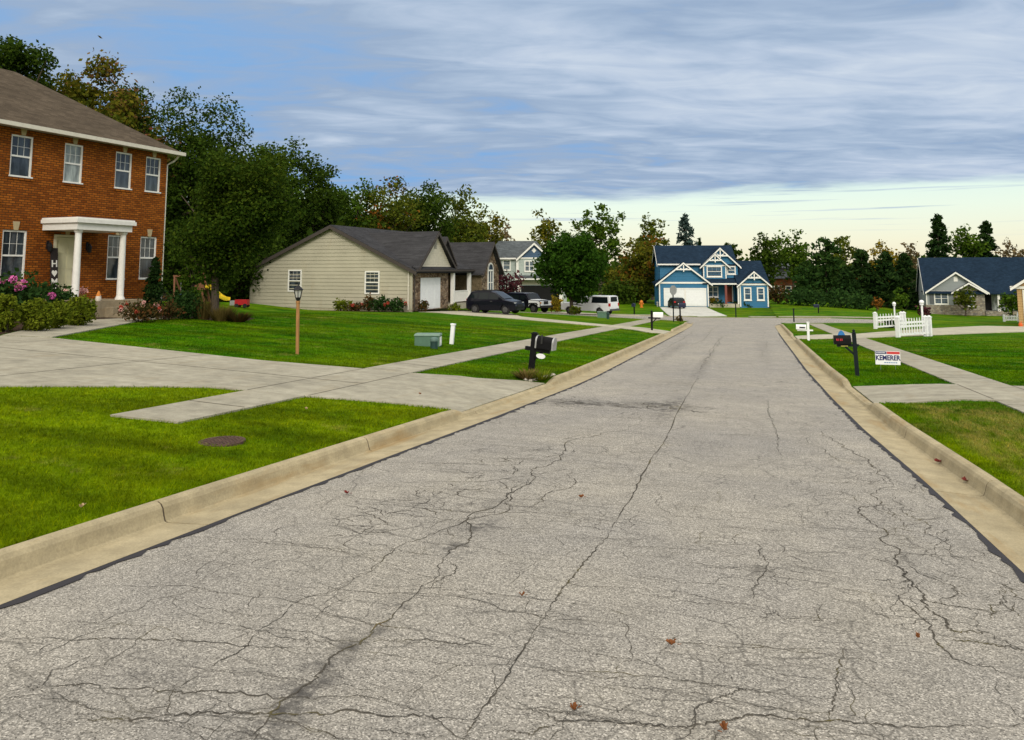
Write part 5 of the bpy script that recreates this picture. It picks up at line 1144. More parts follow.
tuft(526, 379, .5, .2, STRAW, 'weedy dry plants at the foot of the black mailbox', n=160); tuft(541, 379.5, .55, .2, BOX_L, 'low green weeds between mailbox and kerb', n=120)
# ---- bed along the beige house
def by_beige(front, back): a = rad(85); return (-21.26 + math.cos(a) * front - math.sin(a) * back, 46.34 + math.sin(a) * front + math.cos(a) * back)
for fr_, bk, w, h, m, lb, fl in [(-.9, 4.85, 1.3, .85, BOX_L, 'yellow green bush at the left end of the beige house bed', None), (-.8, 3.8, 1.2, .6, BUSH_R, 'low reddish bush in the beige house bed under the right window', [(REDP, .1, 3)]), (-.75, 2.85, .8, 1.15, BUSH_R, 'tall thin reddish plant in the beige house bed', None),
        (-.9, 1.85, 1.5, .95, BUSH_D, 'dark green bush in the beige house bed right of the reddish plant', None), (-.85, .75, 1.4, .9, BUSH_D, 'dark bush with red flowers at the right of the beige house bed', [(REDP, .09, 5)]), (.55, -.55, .7, .95, BUSH_R, 'dark red shrub beside the white garage door of the beige house', None)]:
    shrub('garden_shrub', 300 + bk * 20, 305, 50, w, h, m, lb, kind='round', flowers=fl, leaf=.1, xy=by_beige(fr_, bk))
shrub('garden_shrub', 463, 295, 58.5, .75, .9, YELLOW, 'yellow shrub before the porch of the beige house', kind='round', leaf=.1, xy=by_beige(7.6, -.9)); shrub('garden_shrub', 452.5, 305, 54.5, .9, .6, BOX_L, 'small light green shrub between garage door and dark car', kind='round', leaf=.1, xy=by_beige(4.9, -.7))
# ---- far wood: reads as one mass
r = np.random.default_rng(5); P_ = []
for k in range(420):
    px = r.uniform(420, 1100); dp = r.uniform(150, 185); x, y, z = spot(px, dp); hh = r.uniform(4, 8.5) * (.8 + .3 * math.sin(px * .05))
    P_.append(np.stack([x + r.normal(size=110) * 2.6, y + r.normal(size=110) * 2.6, z + r.random(110) * hh], -1))
o = np_mesh('far_wood', leaf_quads(np.concatenate(P_), .85, 0, 1.3, r), 4, GREEN_D); tag(o, 'far dark wood filling the gaps behind the houses', 'wood', kind='stuff')
P_ = []
for k in range(160):
    px = r.uniform(-160, 330); dp = r.uniform(66, 90); x, y, z = spot(px, dp); hh = r.uniform(5, 10)
    P_.append(np.stack([x + r.normal(size=160) * 2.0, y + r.normal(size=160) * 2.0, z + r.random(160) * hh], -1))
o = np_mesh('wood_undergrowth', leaf_quads(np.concatenate(P_), .6, 0, 1.3, r), 4, GREEN_D); tag(o, 'dark undergrowth of the wood behind the back yards', 'wood', kind='stuff')
# ================================================================== VEHICLES
M_TYRE = plain('tyre_rubber', (0.018, 0.018, 0.019), 0.85); M_RIM = plain('alloy', (0.10, 0.10, 0.105), 0.45, metal=.5); M_CARGLASS = plain('car_glass', (0.008, 0.012, 0.014), 0.12, spec=.25, var=.02)
M_UNDER = plain('underbody', (0.012, 0.012, 0.012), 0.9); M_LAMP = plain('headlamp', (0.60, 0.62, 0.62), 0.1); M_TAIL = plain('taillight_red', (0.42, 0.02, 0.02), 0.2); M_AMBER = plain('amber_lamp', (0.6, 0.22, 0.03), .25)
def paint(name, col):
    m = plain(name, col, .35, var=.03, spec=.12); b = m.node_tree.nodes['Principled BSDF']; b.inputs['Coat Weight'].default_value = .28; b.inputs['Coat Roughness'].default_value = .1; return m
P_NAVY = paint('dark_navy_paint', (0.003, 0.0035, 0.009)); P_WHITE = paint('white_paint', (0.74, 0.76, 0.78)); P_BLACK = paint('black_paint', (0.006, 0.006, 0.007)); M_PLASTIC = plain('black_plastic', (0.02, 0.02, 0.021), .6)
class Car:
    def __init__(s, name, loc, heading, label, L, W, zb, upper, wheels, wr, belt, roof, tumble=.16, fx=None, nose=.16, tail=.10, mat=None, arch=1.17, cat='car', splits=None):
        s.root = empty(name, loc, heading, label, cat); s.L, s.W, s.belt, s.roof, s.tum, s.nose, s.tail = L, W, belt, roof, tumble, nose, tail
        R_ = wr * arch; pts = list(upper); bottom = []
        for xc in sorted(wheels):
            a0 = math.asin(min(1, max(-1, (zb - wr) / R_)))
            for i in range(11): a = math.pi - a0 + (a0 - (math.pi - a0)) * i / 10; bottom.append((xc + R_ * math.cos(a), wr + R_ * math.sin(a)))
        s.shell('body', pts + bottom, mat, splits)
        s.mat = mat
        ub = MB(); ub.box(-L / 2 + .25, L / 2 - .25, -W / 2 + .16, W / 2 - .16, zb + .02, zb + .42); ub.build('underbody', M_UNDER, s.root)
        for xc in wheels:
            for sy in (1, -1):
                y0 = sy * (W / 2 - .02); ty = MB(); tw = .23
                prof = [(wr * .62, -tw / 2), (wr * .93, -tw / 2), (wr, -tw * .36), (wr, tw * .36), (wr * .93, tw / 2), (wr * .62, tw / 2)]
                ty.lathe(prof, (xc, y0 - sy * tw / 2, wr), 24, 0, 'y'); w = ty.build('wheel', M_TYRE, s.root, smooth=True, fix=True)
                rm = MB(); rm.lathe([(wr * .56, -.03), (wr * .52, .0), (wr * .2, .01)], (xc, y0, wr), 20, 0, 'y')
                for k in range(5):
                    a = 6.283 * k / 5 + .3; c, n_ = math.cos(a), math.sin(a); rm.beam((xc + c * wr * .15, y0 + sy * .03, wr + n_ * wr * .15), (xc + c * wr * .56, y0 + sy * .02, wr + n_ * wr * .56), .07, .05, up=(0, 1, 0))
                rm.build('rim', M_RIM, w)
    def df(s, x, y, z):
        k = 1 - s.tum * max(0, (z - s.belt) / (s.roof - s.belt)) if z > s.belt else 1 - .04 * max(0, (.55 - z) / .55)
        h = s.L / 2
        fx = max(0, (x - h * .55) / (h * .45)); rx = max(0, (-x - h * .65) / (h * .35)); k *= 1 - s.nose * fx ** 2 - s.tail * rx ** 2
        q = abs(y) / (s.W / 2); zz = z - (.05 * q ** 6 if z > .7 else 0)
        return (x, y * k, zz)
    def shell(s, name, prof, mat, splits=None):
        bm = bmesh.new(); hw = s.W / 2; n = len(prof)
        a = [bm.verts.new((x, hw, z)) for x, z in prof]; b = [bm.verts.new((x, -hw, z)) for x, z in prof]
        bm.faces.new(a); bm.faces.new(b[::-1])
        for i in range(n): j = (i + 1) % n; bm.faces.new([a[i], b[i], b[j], a[j]])
        bmesh.ops.triangulate(bm, faces=bm.faces[:], quad_method='FIXED', ngon_method='EAR_CLIP')
        cuts = [((0, y, 0), (0, 1, 0)) for y in (-hw * .94, -hw * .8, -hw * .4, 0, hw * .4, hw * .8, hw * .94)] + [((0, 0, z), (0, 0, 1)) for z in (s.belt, s.belt - .12, (s.belt + s.roof) / 2, .55)] + [((x, 0, 0), (1, 0, 0)) for x in np.linspace(-s.L / 2 * .95, s.L / 2 * .95, 13)]
        for co, no in cuts: bmesh.ops.bisect_plane(bm, geom=bm.verts[:] + bm.edges[:] + bm.faces[:], plane_co=co, plane_no=no, dist=1e-5)
        for v in bm.verts: v.co = s.df(*v.co)
        bmesh.ops.recalc_face_normals(bm, faces=bm.faces[:])
        me = bpy.data.meshes.new(name); bm.to_mesh(me); bm.free(); me.materials.append(mat); me.polygons.foreach_set('use_smooth', [True] * len(me.polygons)); me.set_sharp_from_angle(angle=rad(32))
        o = bpy.data.objects.new(name, me); C.objects.link(o); o.parent = s.root; return o
    def side(s, name, poly, mat, out=.006, both=True, th=.01):
        for sy in (1, -1):
            bm = bmesh.new(); hw = s.W / 2; bm.faces.new([bm.verts.new((x, sy * hw, z)) for x, z in poly])
            bmesh.ops.triangulate(bm, faces=bm.faces[:], quad_method='FIXED', ngon_method='EAR_CLIP')
            cuts = [((0, 0, z), (0, 0, 1)) for z in (s.belt, s.belt - .12, (s.belt + s.roof) / 2, .55)] + [((x, 0, 0), (1, 0, 0)) for x in np.linspace(-s.L / 2 * .95, s.L / 2 * .95, 13)]
            for co, no in cuts: bmesh.ops.bisect_plane(bm, geom=bm.verts[:] + bm.edges[:] + bm.faces[:], plane_co=co, plane_no=no, dist=1e-5)
            for v in bm.verts: x, y, z = s.df(*v.co); v.co = (x, y + sy * out, z)
            r = bmesh.ops.extrude_edge_only(bm, edges=[e for e in bm.edges if len(e.link_faces) == 1])
            for v in [g for g in r['geom'] if isinstance(g, bmesh.types.BMVert)]: v.co.y -= sy * (out + .01)
            bmesh.ops.recalc_face_normals(bm, faces=bm.faces[:])
            me = bpy.data.meshes.new(name); bm.to_mesh(me); bm.free(); me.materials.append(mat)
            o = bpy.data.objects.new(name, me); C.objects.link(o); o.parent = s.root
    def across(s, name, p, q, wy0, wy1, mat, out=.008):
        """panel lying on a sloping part of the outline between profile points p and q"""
        (x0, z0), (x1, z1) = p, q; d = Vector((x1 - x0, 0, z1 - z0)).normalized(); nrm = Vector((-d.z, 0, d.x)) if x0 > x1 else Vector((-d.z, 0, d.x)); 
        if nrm.z < 0: nrm = -nrm
        if abs(nrm.z) < .15: nrm = Vector((1 if x0 > 0 else -1, 0, 0))
        mb = MB(); N = 6
        def P(t, y): v = Vector(s.df(x0 + (x1 - x0) * t, y, z0 + (z1 - z0) * t)) + nrm * out; return v
        for i in range(N):
            ya, yb = wy0 + (wy1 - wy0) * i / N, wy0 + (wy1 - wy0) * (i + 1) / N; mb.poly([P(0, ya), P(0, yb), P(1, yb), P(1, ya)])
        return mb.build(name, mat, s.root)
    def blk(s, name, x0, x1, y0, y1, z0, z1, mat, mirror=False):
        for sy in ((1, -1) if mirror else (1,)):
            mb = MB(); ys_ = sorted((sy * y0, sy * y1)); mb.box(x0, x1, ys_[0], ys_[1], z0, z1); mb.build(name, mat, s.root)

# dark family car on the beige house's driveway
p = spot(496, 52.3)
c = Car('parked_car', (p[0], p[1], p[2] + .03), rad(-8), 'dark navy crossover car parked on the beige house driveway', 4.3, 1.84, .27,
        [(2.02, .30), (2.04, .55), (1.98, .80), (1.80, .93), (1.10, 1.06), (.25, 1.56), (-.25, 1.655), (-1.0, 1.66), (-1.72, 1.58), (-2.05, 1.10), (-2.12, .85), (-2.10, .35)], [1.24, -1.32], .345, 1.02, 1.66, tumble=.20, mat=P_NAVY)
c.root.scale = (.9, .93, .95)
c.side('side_window', [(.98, 1.10), (.30, 1.49), (-.08, 1.55), (-.12, 1.09)], M_CARGLASS); c.side('side_window', [(-.20, 1.09), (-.16, 1.56), (-1.0, 1.56), (-1.06, 1.10)], M_CARGLASS); c.side('side_window', [(-1.14, 1.12), (-1.08, 1.55), (-1.60, 1.50), (-1.82, 1.2)], M_CARGLASS)
c.across('windshield', (1.08, 1.10), (.30, 1.535), -.78, .78, M_CARGLASS); c.across('rear_window', (-1.99, 1.18), (-1.75, 1.53), -.72, .72, M_CARGLASS)
c.blk('headlight', 1.78, 1.97, .52, .76, .72, .84, M_LAMP, True); c.blk('taillight', -2.12, -1.95, .55, .80, .92, 1.06, M_TAIL, True); c.blk('grille', 1.90, 2.05, -.42, .42, .52, .72, M_PLASTIC); c.blk('bumper', 1.8, 2.07, -.66, .66, .30, .42, M_PLASTIC); c.blk('fog_lamp', 1.86, 1.99, .52, .66, .44, .54, M_LAMP, True)
c.blk('mirror', .72, .86, .90, 1.06, 1.06, 1.2, P_NAVY, True); c.side('door_handle', [(-.02, .94), (-.02, .98), (.16, .98), (.16, .94)], M_RIM, .03); c.blk('roof_rail', -1.5, .0, .62, .66, 1.62, 1.68, M_PLASTIC, True)
# two tone off roader behind it
p = spot(528, 73)
c = Car('off_road_car', (p[0], p[1], p[2] + .03), rad(-24), 'off road car with dark cab and white front parked behind the dark crossover', 4.5, 1.84, .45,
        [(2.15, .55), (2.18, .80), (2.15, 1.12), (1.95, 1.2), (.85, 1.24), (.45, 1.80), (.1, 1.86), (-1.7, 1.86), (-2.05, 1.80), (-2.12, 1.15), (-2.12, .55)], [1.38, -1.35], .43, 1.22, 1.86, tumble=.08, nose=.10, tail=.03, mat=P_NAVY, arch=1.22)
c.side('front_fender', [(.84, .60), (.84, 1.225), (1.93, 1.185), (2.12, 1.10), (2.14, .60), (1.93, .60), (1.86, .78), (1.66, .93), (1.38, .97), (1.10, .93), (.92, .78)], P_WHITE, .012); c.across('hood', (1.95, 1.2), (.86, 1.24), -.80, .80, P_WHITE, .012); c.blk('front_panel', 2.10, 2.19, -.80, .80, .70, 1.12, P_WHITE)

c.across('windshield', (.82, 1.27), (.48, 1.77), -.76, .76, M_CARGLASS, .015); c.across('rear_window', (-2.11, 1.2), (-2.06, 1.76), -.7, .7, M_CARGLASS)
c.side('side_window', [(.62, 1.26), (.38, 1.68), (-.25, 1.70), (-.25, 1.26)], M_CARGLASS, .018); c.side('side_window', [(-.35, 1.26), (-.35, 1.70), (-1.85, 1.70), (-1.95, 1.26)], M_CARGLASS, .018)
c.blk('bumper', 2.1, 2.38, -.84, .84, .50, .68, M_PLASTIC); c.blk('headlight', 2.12, 2.2, .42, .66, .88, 1.08, M_LAMP, True); c.blk('turn_signal', 2.0, 2.2, .70, .84, .90, 1.02, M_AMBER, True); c.blk('grille', 2.14, 2.2, -.34, .34, .80, 1.1, M_PLASTIC); c.side('fender_flare', [(.82, .86), (.98, 1.0), (1.78, 1.0), (1.96, .86), (1.90, .80), (1.72, .93), (1.04, .93), (.88, .80)], M_PLASTIC, .09); c.blk('mirror', .55, .68, .92, 1.1, 1.26, 1.42, P_NAVY, True)
# white pickup with a bed cap, nose to the left behind the round tree
p = spot(589, 67)
c = Car('pickup_truck', (p[0], p[1], p[2] + .03), rad(162), 'white pickup truck with a windowed bed cap beside the round tree', 5.7, 1.98, .42,
        [(2.80, .48), (2.84, .75), (2.80, 1.10), (2.55, 1.20), (1.45, 1.26), (.85, 1.78), (.55, 1.86), (-.35, 1.86), (-.62, 1.80), (-.66, 1.84), (-.72, 1.96), (-2.62, 1.96), (-2.78, 1.90), (-2.82, 1.25), (-2.84, .70), (-2.80, .50)], [1.80, -1.72], .40, 1.24, 1.96, tumble=.12, nose=.08, tail=.02, mat=P_WHITE, arch=1.2, cat='pickup truck')
c.side('side_window', [(1.30, 1.28), (.86, 1.68), (.42, 1.74), (.40, 1.28)], M_CARGLASS); c.side('side_window', [(.30, 1.28), (.32, 1.74), (-.32, 1.74), (-.42, 1.28)], M_CARGLASS); c.side('cap_window', [(-.80, 1.28), (-.86, 1.88), (-2.55, 1.88), (-2.66, 1.28)], M_CARGLASS)
c.across('windshield', (1.42, 1.30), (.90, 1.74), -.82, .82, M_CARGLASS); c.across('rear_window', (-2.82, 1.36), (-2.79, 1.84), -.74, .74, M_CARGLASS)
c.blk('taillight', -2.86, -2.70, .80, .985, .92, 1.22, M_TAIL, True); c.blk('headlight', 2.6, 2.84, .62, .90, .88, 1.06, M_LAMP, True); c.blk('bumper', -3.0, -2.80, -.9, .9, .48, .66, M_RIM); c.blk('bumper', 2.75, 2.96, -.86, .86, .48, .68, M_RIM); c.blk('grille', 2.74, 2.86, -.56, .56, .76, 1.06, M_PLASTIC); c.blk('mirror', 1.1, 1.24, .98, 1.2, 1.26, 1.46, M_PLASTIC, True)
c.root.scale = (.86, .86, .86)
c.side('side_stripe', [(1.35, 1.06), (1.35, 1.14), (.55, 1.06), (.1, 1.00), (.55, .98)], M_PLASTIC, .006)
# small dark car at the blue garage
p = spot(675.5, 84.5)
c = Car('parked_car', (p[0], p[1], p[2] + .06), PSI + rad(90), 'small dark car seen from behind at the blue house garage', 3.9, 1.62, .25,
        [(1.94, .32), (1.95, .6), (1.85, .78), (1.0, .92), (.45, 1.34), (-.9, 1.38), (-1.5, 1.28), (-1.85, .95), (-1.95, .80), (-1.94, .32)], [1.2, -1.2], .31, .92, 1.38, mat=P_BLACK); c.root.scale = (.86, .86, .84)
c.across('rear_window', (-1.82, 1.0), (-1.54, 1.26), -.6, .6, M_CARGLASS); c.across('windshield', (.98, .96), (.50, 1.30), -.62, .62, M_CARGLASS); c.side('side_window', [(.75, .96), (.42, 1.27), (-.85, 1.29), (-1.3, .97)], M_CARGLASS); c.blk('taillight', -1.97, -1.82, .46, .70, .76, .92, M_TAIL, True); c.blk('bumper', -2.02, -1.9, -.68, .68, .32, .50, M_PLASTIC); c.blk('license_plate', -2.03, -1.96, -.2, .2, .56, .68, M_TRIM)

# ================================================================== STREET FURNITURE
M_POSTBLACK = plain('black_post', (0.006, 0.006, 0.007), .6, spec=.12); M_PEWTER = plain('silver_trim', (0.42, 0.43, 0.44), .3, metal=.6); M_POSTGREEN = plain('dark_green_post', (0.008, 0.014, 0.016), .6, spec=.12); M_WHITEP = plain('white_vinyl', (0.80, 0.81, 0.83), .4, var=.05)
def mailbox_shape(mb, L, w, h, c=(0, 0, 0), mi=0, inset=0.0):
    """barrel topped box along x"""
    n = 8; prof = [(-w / 2, 0), (-w / 2, h - w / 2)] + [(-w / 2 * math.cos(math.pi * i / n), h - w / 2 + w / 2 * math.sin(math.pi * i / n)) for i in range(1, n)] + [(w / 2, h - w / 2), (w / 2, 0)]
    a = [(c[0], c[1] + y, c[2] + z) for y, z in prof]; b = [(c[0] + L, c[1] + y, c[2] + z) for y, z in prof]; k = len(prof)
    mb.poly(a[::-1], mi); mb.poly(b, mi)
    for i in range(k): j = (i + 1) % k; mb.poly([a[i], a[j], b[j], b[i]], mi)
# leaning black mailbox
x, y = -4.53, 15.98; z = gz(x, y)
mbx = empty('mailbox', (x, y, z), rad(-8), 'black mailbox with silver rims on a leaning black post by the driveway', 'mailbox', ry=rad(6.5)); mbx.scale = (.9, .9, .9)
b = MB(); b.box(-.06, .06, -.06, .06, -.25, .92); b.box(-.072, .072, -.072, .072, .92, .945); b.box(-.045, .045, -.045, .045, .945, .97); b.beam((-.20, 0, .57), (.42, 0, .57), .09, .09); b.beam((.04, 0, .33), (.24, 0, .54), .06, .06); b.build('post', M_POSTBLACK, mbx)
b = MB(); mailbox_shape(b, .46, .22, .29, (.07, 0, .62)); bx = b.build('box', M_POSTBLACK, mbx, smooth=True)
for xx in (.075, .50): b = MB(); mailbox_shape(b, .035, .235, .30, (xx, 0, .618)); b.build('rim', M_PEWTER, bx, smooth=True)
b = MB(); b.box(.22, .26, -.125, -.112, .74, .95); b.build('flag', plain('flag_dark', (.03, .03, .03), .5), bx)
b = MB(); b.lathe([(.001, -.012), (.115, -.012), (.115, .012), (.001, .012)], (0, 0, 0), 20, 0, 'y'); pl = b.build('number_plate', M_WHITEP, mbx); pl.location = (.22, -.03, .44); pl.scale = (1, 1, .52)
# dark green post mailbox on the right
x, y = 2.20, 18.5; z = gz(x, y)
mbx = empty('mailbox', (x, y, z), rad(0), 'black mailbox with red markings on a dark green post by the right kerb', 'mailbox', ry=rad(-2)); mbx.scale = (.8, .8, .83)
b = MB(); b.box(-.05, .05, -.05, .05, -.25, 1.10); b.lathe([(.03, 1.10), (.06, 1.12), (.03, 1.16), (.045, 1.19), (.01, 1.22)], (0, 0, 0), 10); b.beam((-.46, 0, .80), (.10, 0, .80), .07, .06); b.beam((-.03, 0, .56), (-.26, 0, .78), .05, .05); b.build('post', M_POSTGREEN, mbx)
b = MB(); mailbox_shape(b, .44, .19, .235, (-.53, 0, .835)); bx = b.build('box', M_POSTBLACK, mbx, smooth=True)
b = MB()
for k, w_ in enumerate((.03, .018, .03, .024)): b.box(-.47 + k * .045, -.47 + k * .045 + w_, -.101, -.096, .93, .985)
b.build('red_markings', plain('red_marking', (.42, .03, .04), .5), bx)
b = MB(); b.poly([(-.42, .0, 1.06), (-.22, .0, 1.06), (-.26, .0, 1.15), (-.32, 0, 1.20), (-.38, .0, 1.15)]); b.poly([(-.42, .02, 1.06), (-.38, .02, 1.15), (-.32, .02, 1.20), (-.26, .02, 1.15), (-.22, .02, 1.06)]); b.box(-.42, -.22, .0, .02, 1.04, 1.062); b.build('blue_flag', plain('blue_flag', (.03, .16, .42), .5), bx)
b = MB(); b.box(-.36, -.18, -.06, .06, .775, .80 - .002); b.build('bracket', plain('yellow_bracket', (.35, .30, .08), .6), mbx)
# white mailboxes
x, y, z = at(808.6, 340.5); x = max(x, 2.1); z = gz(x, y)
mbx = empty('mailbox', (x, y, z), rad(0), 'white mailbox on a white post beyond the dark green one on the right', 'mailbox'); mbx.scale = (.85, .85, .80)
b = MB(); b.box(-.055, .055, -.055, .055, -.2, .92); b.box(-.07, .07, -.07, .07, .92, .95); b.beam((-.50, 0, .52), (.22, 0, .52), .07, .07); b.build('post', M_WHITEP, mbx); b = MB(); mailbox_shape(b, .46, .2, .25, (-.55, 0, .56)); bx = b.build('box', M_WHITEP, mbx, smooth=True)
b = MB(); b.box(-.40, -.14, -.106, -.101, .62, .70); b.build('number_strip', plain('dark_strip', (.05, .05, .06), .5), bx)
x, y, z = at(654.3, 331); x = min(x, -4.95); z = gz(x, y)
mbx = empty('mailbox', (x, y, z), 0, 'white mailbox on a black post beside the left kerb ahead of the sign', 'mailbox')
b = MB(); b.box(-.05, .05, -.05, .05, -.2, 1.05); b.beam((-.18, 0, .66), (.45, 0, .66), .07, .07); b.beam((.03, 0, .42), (.24, 0, .64), .05, .05); b.build('post', M_POSTBLACK, mbx); b = MB(); mailbox_shape(b, .5, .21, .26, (.09, 0, .70)); b.build('box', M_WHITEP, mbx, smooth=True)
for px, py, hd, ht, lb in [(680.3, 321.5, 12, 1.02, 'dark blue mailbox on a post at the left street corner under the sign'), (634.3, 314.4, -100, .72, 'small black mailbox across the side street on the left'), (818.6, 313.2, 170, .55, 'low dark mailbox across the side street on the right')]:
    x, y, z = at(px, py); mbx = empty('mailbox', (x, y, z), rad(hd), lb, 'mailbox')
    b = MB(); b.box(-.05, .05, -.05, .05, -.2, ht); b.build('post', M_POSTBLACK, mbx); b = MB(); mailbox_shape(b, .5, .24, .32, (-.08, 0, ht)); b.build('box', plain('dark_blue_box', (.016, .02, .05), .5), mbx, smooth=True)
# stop sign seen from behind
x, y, z = at(673.6, 321.8)
ss_ = empty('stop_sign', (x, y, z), rad(50), 'octagonal sign seen from its grey back at the left street corner', 'sign')
b = MB(); b.box(-.03, .03, -.03, .03, -.2, 2.45); b.build('post', M_POSTGREEN, ss_)
b = MB(); R8 = .36; ring = [(R8 * math.cos(math.pi / 8 + k * math.pi / 4), R8 * math.sin(math.pi / 8 + k * math.pi / 4) + 2.22) for k in range(8)]
b.poly([(u, -.036, w) for u, w in ring]); b.poly([(u, -.033 + .0, w) for u, w in ring][::-1], 1)
for i in range(8): j = (i + 1) % 8; b.poly([(ring[i][0], -.036, ring[i][1]), (ring[i][0], -.033, ring[i][1]), (ring[j][0], -.033, ring[j][1]), (ring[j][0], -.036, ring[j][1])])
b.build('sign_plate', [plain('sign_back', (.30, .31, .31), .45, metal=.3), plain('sign_grey', (.30, .31, .31), .45)], ss_)
for px, py, ht, lb in [(736, 318, 1.15, 'thin dark post in front of the blue house right windows'), (794, 322.3, 1.0, 'thin dark post at the right street corner')]:
    x, y, z = at(px, py); o = empty('marker_post', (x, y, z), 0, lb, 'post'); b = MB(); b.box(-.05, .05, -.04, .04, -.2, ht); b.build('shaft', M_POSTGREEN, o); b = MB(); b.box(-.065, .065, -.055, .055, ht, ht + .05); b.build('cap', M_POSTBLACK, o)
# hydrant
x, y, z = at(641.5, 307.6); hy = empty('fire_hydrant', (x, y, z), .3, 'orange fire hydrant on the grass left of the blue house', 'hydrant')
M_HYD = plain('hydrant_orange', (.55, .17, .02), .5); b = MB(); b.lathe([(.20, -.1), (.20, .06), (.15, .09), (.14, .52), (.20, .54), (.20, .60), (.17, .72), (.08, .80), (.05, .81), (.05, .86), (.01, .87)], (0, 0, 0), 14); b.build('barrel', M_HYD, hy, smooth=True)
for s_ in (1, -1): b = MB(); b.lathe([(.07, 0), (.07, .12), (.09, .12), (.09, .16), (.03, .17)] if s_ > 0 else [(.03, -.17), (.09, -.16), (.09, -.12), (.07, -.12), (.07, 0)], (.1 * s_, 0, .42), 10, 0, 'x'); b.build('outlet_cap', M_HYD, hy)
x, y, z = at(657.5, 306.6); o = empty('utility_post', (x, y, z), 0, 'short grey post beside the orange hydrant', 'post'); b = MB(); b.lathe([(.10, -.1), (.10, .42), (.14, .42), (.14, .52), (.04, .58)], (0, 0, 0), 12); b.build('shaft', plain('grey_post', (.28, .29, .27), .6), o)
# yard lamp post on the left lawn
x, y, z = at(297.3, 354.2); lp = empty('lamp_post', (x, y, z), 0, 'wooden yard lamp post with black lantern on the left lawn', 'lamp post', ry=rad(-1)); lp.scale = (.88, .88, .94)
b = MB(); b.lathe([(.045, -.2), (.045, 1.22), (.055, 1.23), (.055, 1.28)], (0, 0, 0), 12); b.build('post', mat_wood('lamp_wood', (.33, .17, .062)), lp, smooth=True)
b = MB(); b.lathe([(.035, 1.270), (.06, 1.320), (.075, 1.360), (.03, 1.365)], (0, 0, 0), 8)
for k in range(6): a = 6.283 * k / 6; b.beam((.07 * math.cos(a), .07 * math.sin(a), 1.355), (.115 * math.cos(a), .115 * math.sin(a), 1.540), .014, .014)
b.lathe([(.135, 1.540), (.13, 1.560), (.05, 1.630), (.015, 1.650), (.02, 1.680), (.004, 1.690)], (0, 0, 0), 8); lt = b.build('lantern', M_BLACK, lp)
b = MB(); b.lathe([(.06, 1.368), (.10, 1.538)], (0, 0, 0), 6); b.build('lantern_glass', plain('milky_glass', (.42, .43, .40), .2), lt)
# green cable box, capped pedestal and white marker
x, y, z = at(429, 346); ub = empty('utility_box', (x, y, z), rad(14), 'green metal utility box on the lawn before the beige house', 'utility box'); ub.scale = (.9, .9, .88)
M_UBOX = plain('utility_green', (.085, .16, .115), .55); b = MB(); b.box(-.42, .36, -.22, .26, -.1, .34); b.build('cabinet', M_UBOX, ub); b = MB(); b.hexa([(-.44, -.25, .345), (.38, -.25, .345), (.38, .28, .345), (-.44, .28, .345), (-.42, -.2, .40), (.36, -.2, .40), (.36, .24, .40), (-.42, .24, .40)]); b.build('lid', plain('utility_lid', (.16, .24, .19), .55), ub)
b = MB(); b.box(.362, .372, -.16, .2, .02, .30); b.box(.372, .38, -.02, .08, .10, .25); b.build('label_plate', M_WHITEP, ub)
x, y, z = at(434, 348.6); o = empty('cable_pedestal', (x, y, z), 0, 'short dark green capped pedestal in front of the green box', 'pedestal'); b = MB(); b.lathe([(.10, -.1), (.10, .22)], (0, 0, 0), 14); b.build('base', plain('pedestal_green', (.02, .05, .045), .5), o); b = MB(); b.lathe([(.115, .20), (.115, .24), (.10, .28), (.05, .31), (.005, .315)], (0, 0, 0), 14); b.build('cap', plain('pedestal_cap', (.09, .15, .13), .4), o, smooth=True)
x, y, z = at(451.5, 344.2); o = empty('marker_post', (x, y, z), 0, 'white plastic marker post on the lawn right of the green box', 'post', ry=rad(5)); b = MB(); b.box(-.055, .055, -.04, .04, -.2, .56); b.build('shaft', M_WHITEP, o); b = MB(); b.box(-.07, .07, -.055, .055, .565, .61); b.build('cap', M_WHITEP, o)
x, y, z = at(602, 317.8); ub = empty('utility_box', (x, y, z), rad(10), 'small green utility box below the rear wheel of the white pickup', 'utility box'); b = MB(); b.box(-.32, .32, -.25, .25, -.1, .40); b.build('cabinet', M_UBOX, ub); b = MB(); b.box(-.35, .35, -.28, .28, .402, .45); b.build('lid', _plain['utility_lid'], ub)
x, y, z = at(608, 319); o = empty('cable_pedestal', (x, y, z), 0, 'dark pedestal to the right of the small green box', 'pedestal'); b = MB(); b.lathe([(.10, -.1), (.10, .36)], (0, 0, 0), 12); b.build('base', _plain['pedestal_green'], o); b = MB(); b.lathe([(.12, .34), (.12, .40), (.05, .46)], (0, 0, 0), 12); b.build('cap', _plain['pedestal_green'], o)
# rusty grate in the near lawn
x, y, z = at(222, 442); gr = empty('drain_grate', (x, y, z + .045), 0, 'rusty round drain grate in the near left lawn', 'drain cover')
M_RUST = plain('rusty_iron', (.085, .050, .036), .85, var=.35, scale=14); b = MB(); b.lathe([(.205, -.08), (.205, -.03), (.24, -.03), (.24, -.08)], (0, 0, 0), 28); b.build('ring', M_RUST, gr)
b = MB()
for k in range(-4, 5): u = k * .05; w_ = math.sqrt(max(.0, .203 ** 2 - u * u)); b.box(u - .014, u + .014, -w_, w_, -.06, -.026); b.box(-w_, w_, u - .012, u + .012, -.06, -.029)
b.build('bars', M_RUST, gr); b = MB(); b.lathe([(.204, -.09), (.204, -.08)], (0, 0, 0), 24); b.build('pit', M_DARK, gr)
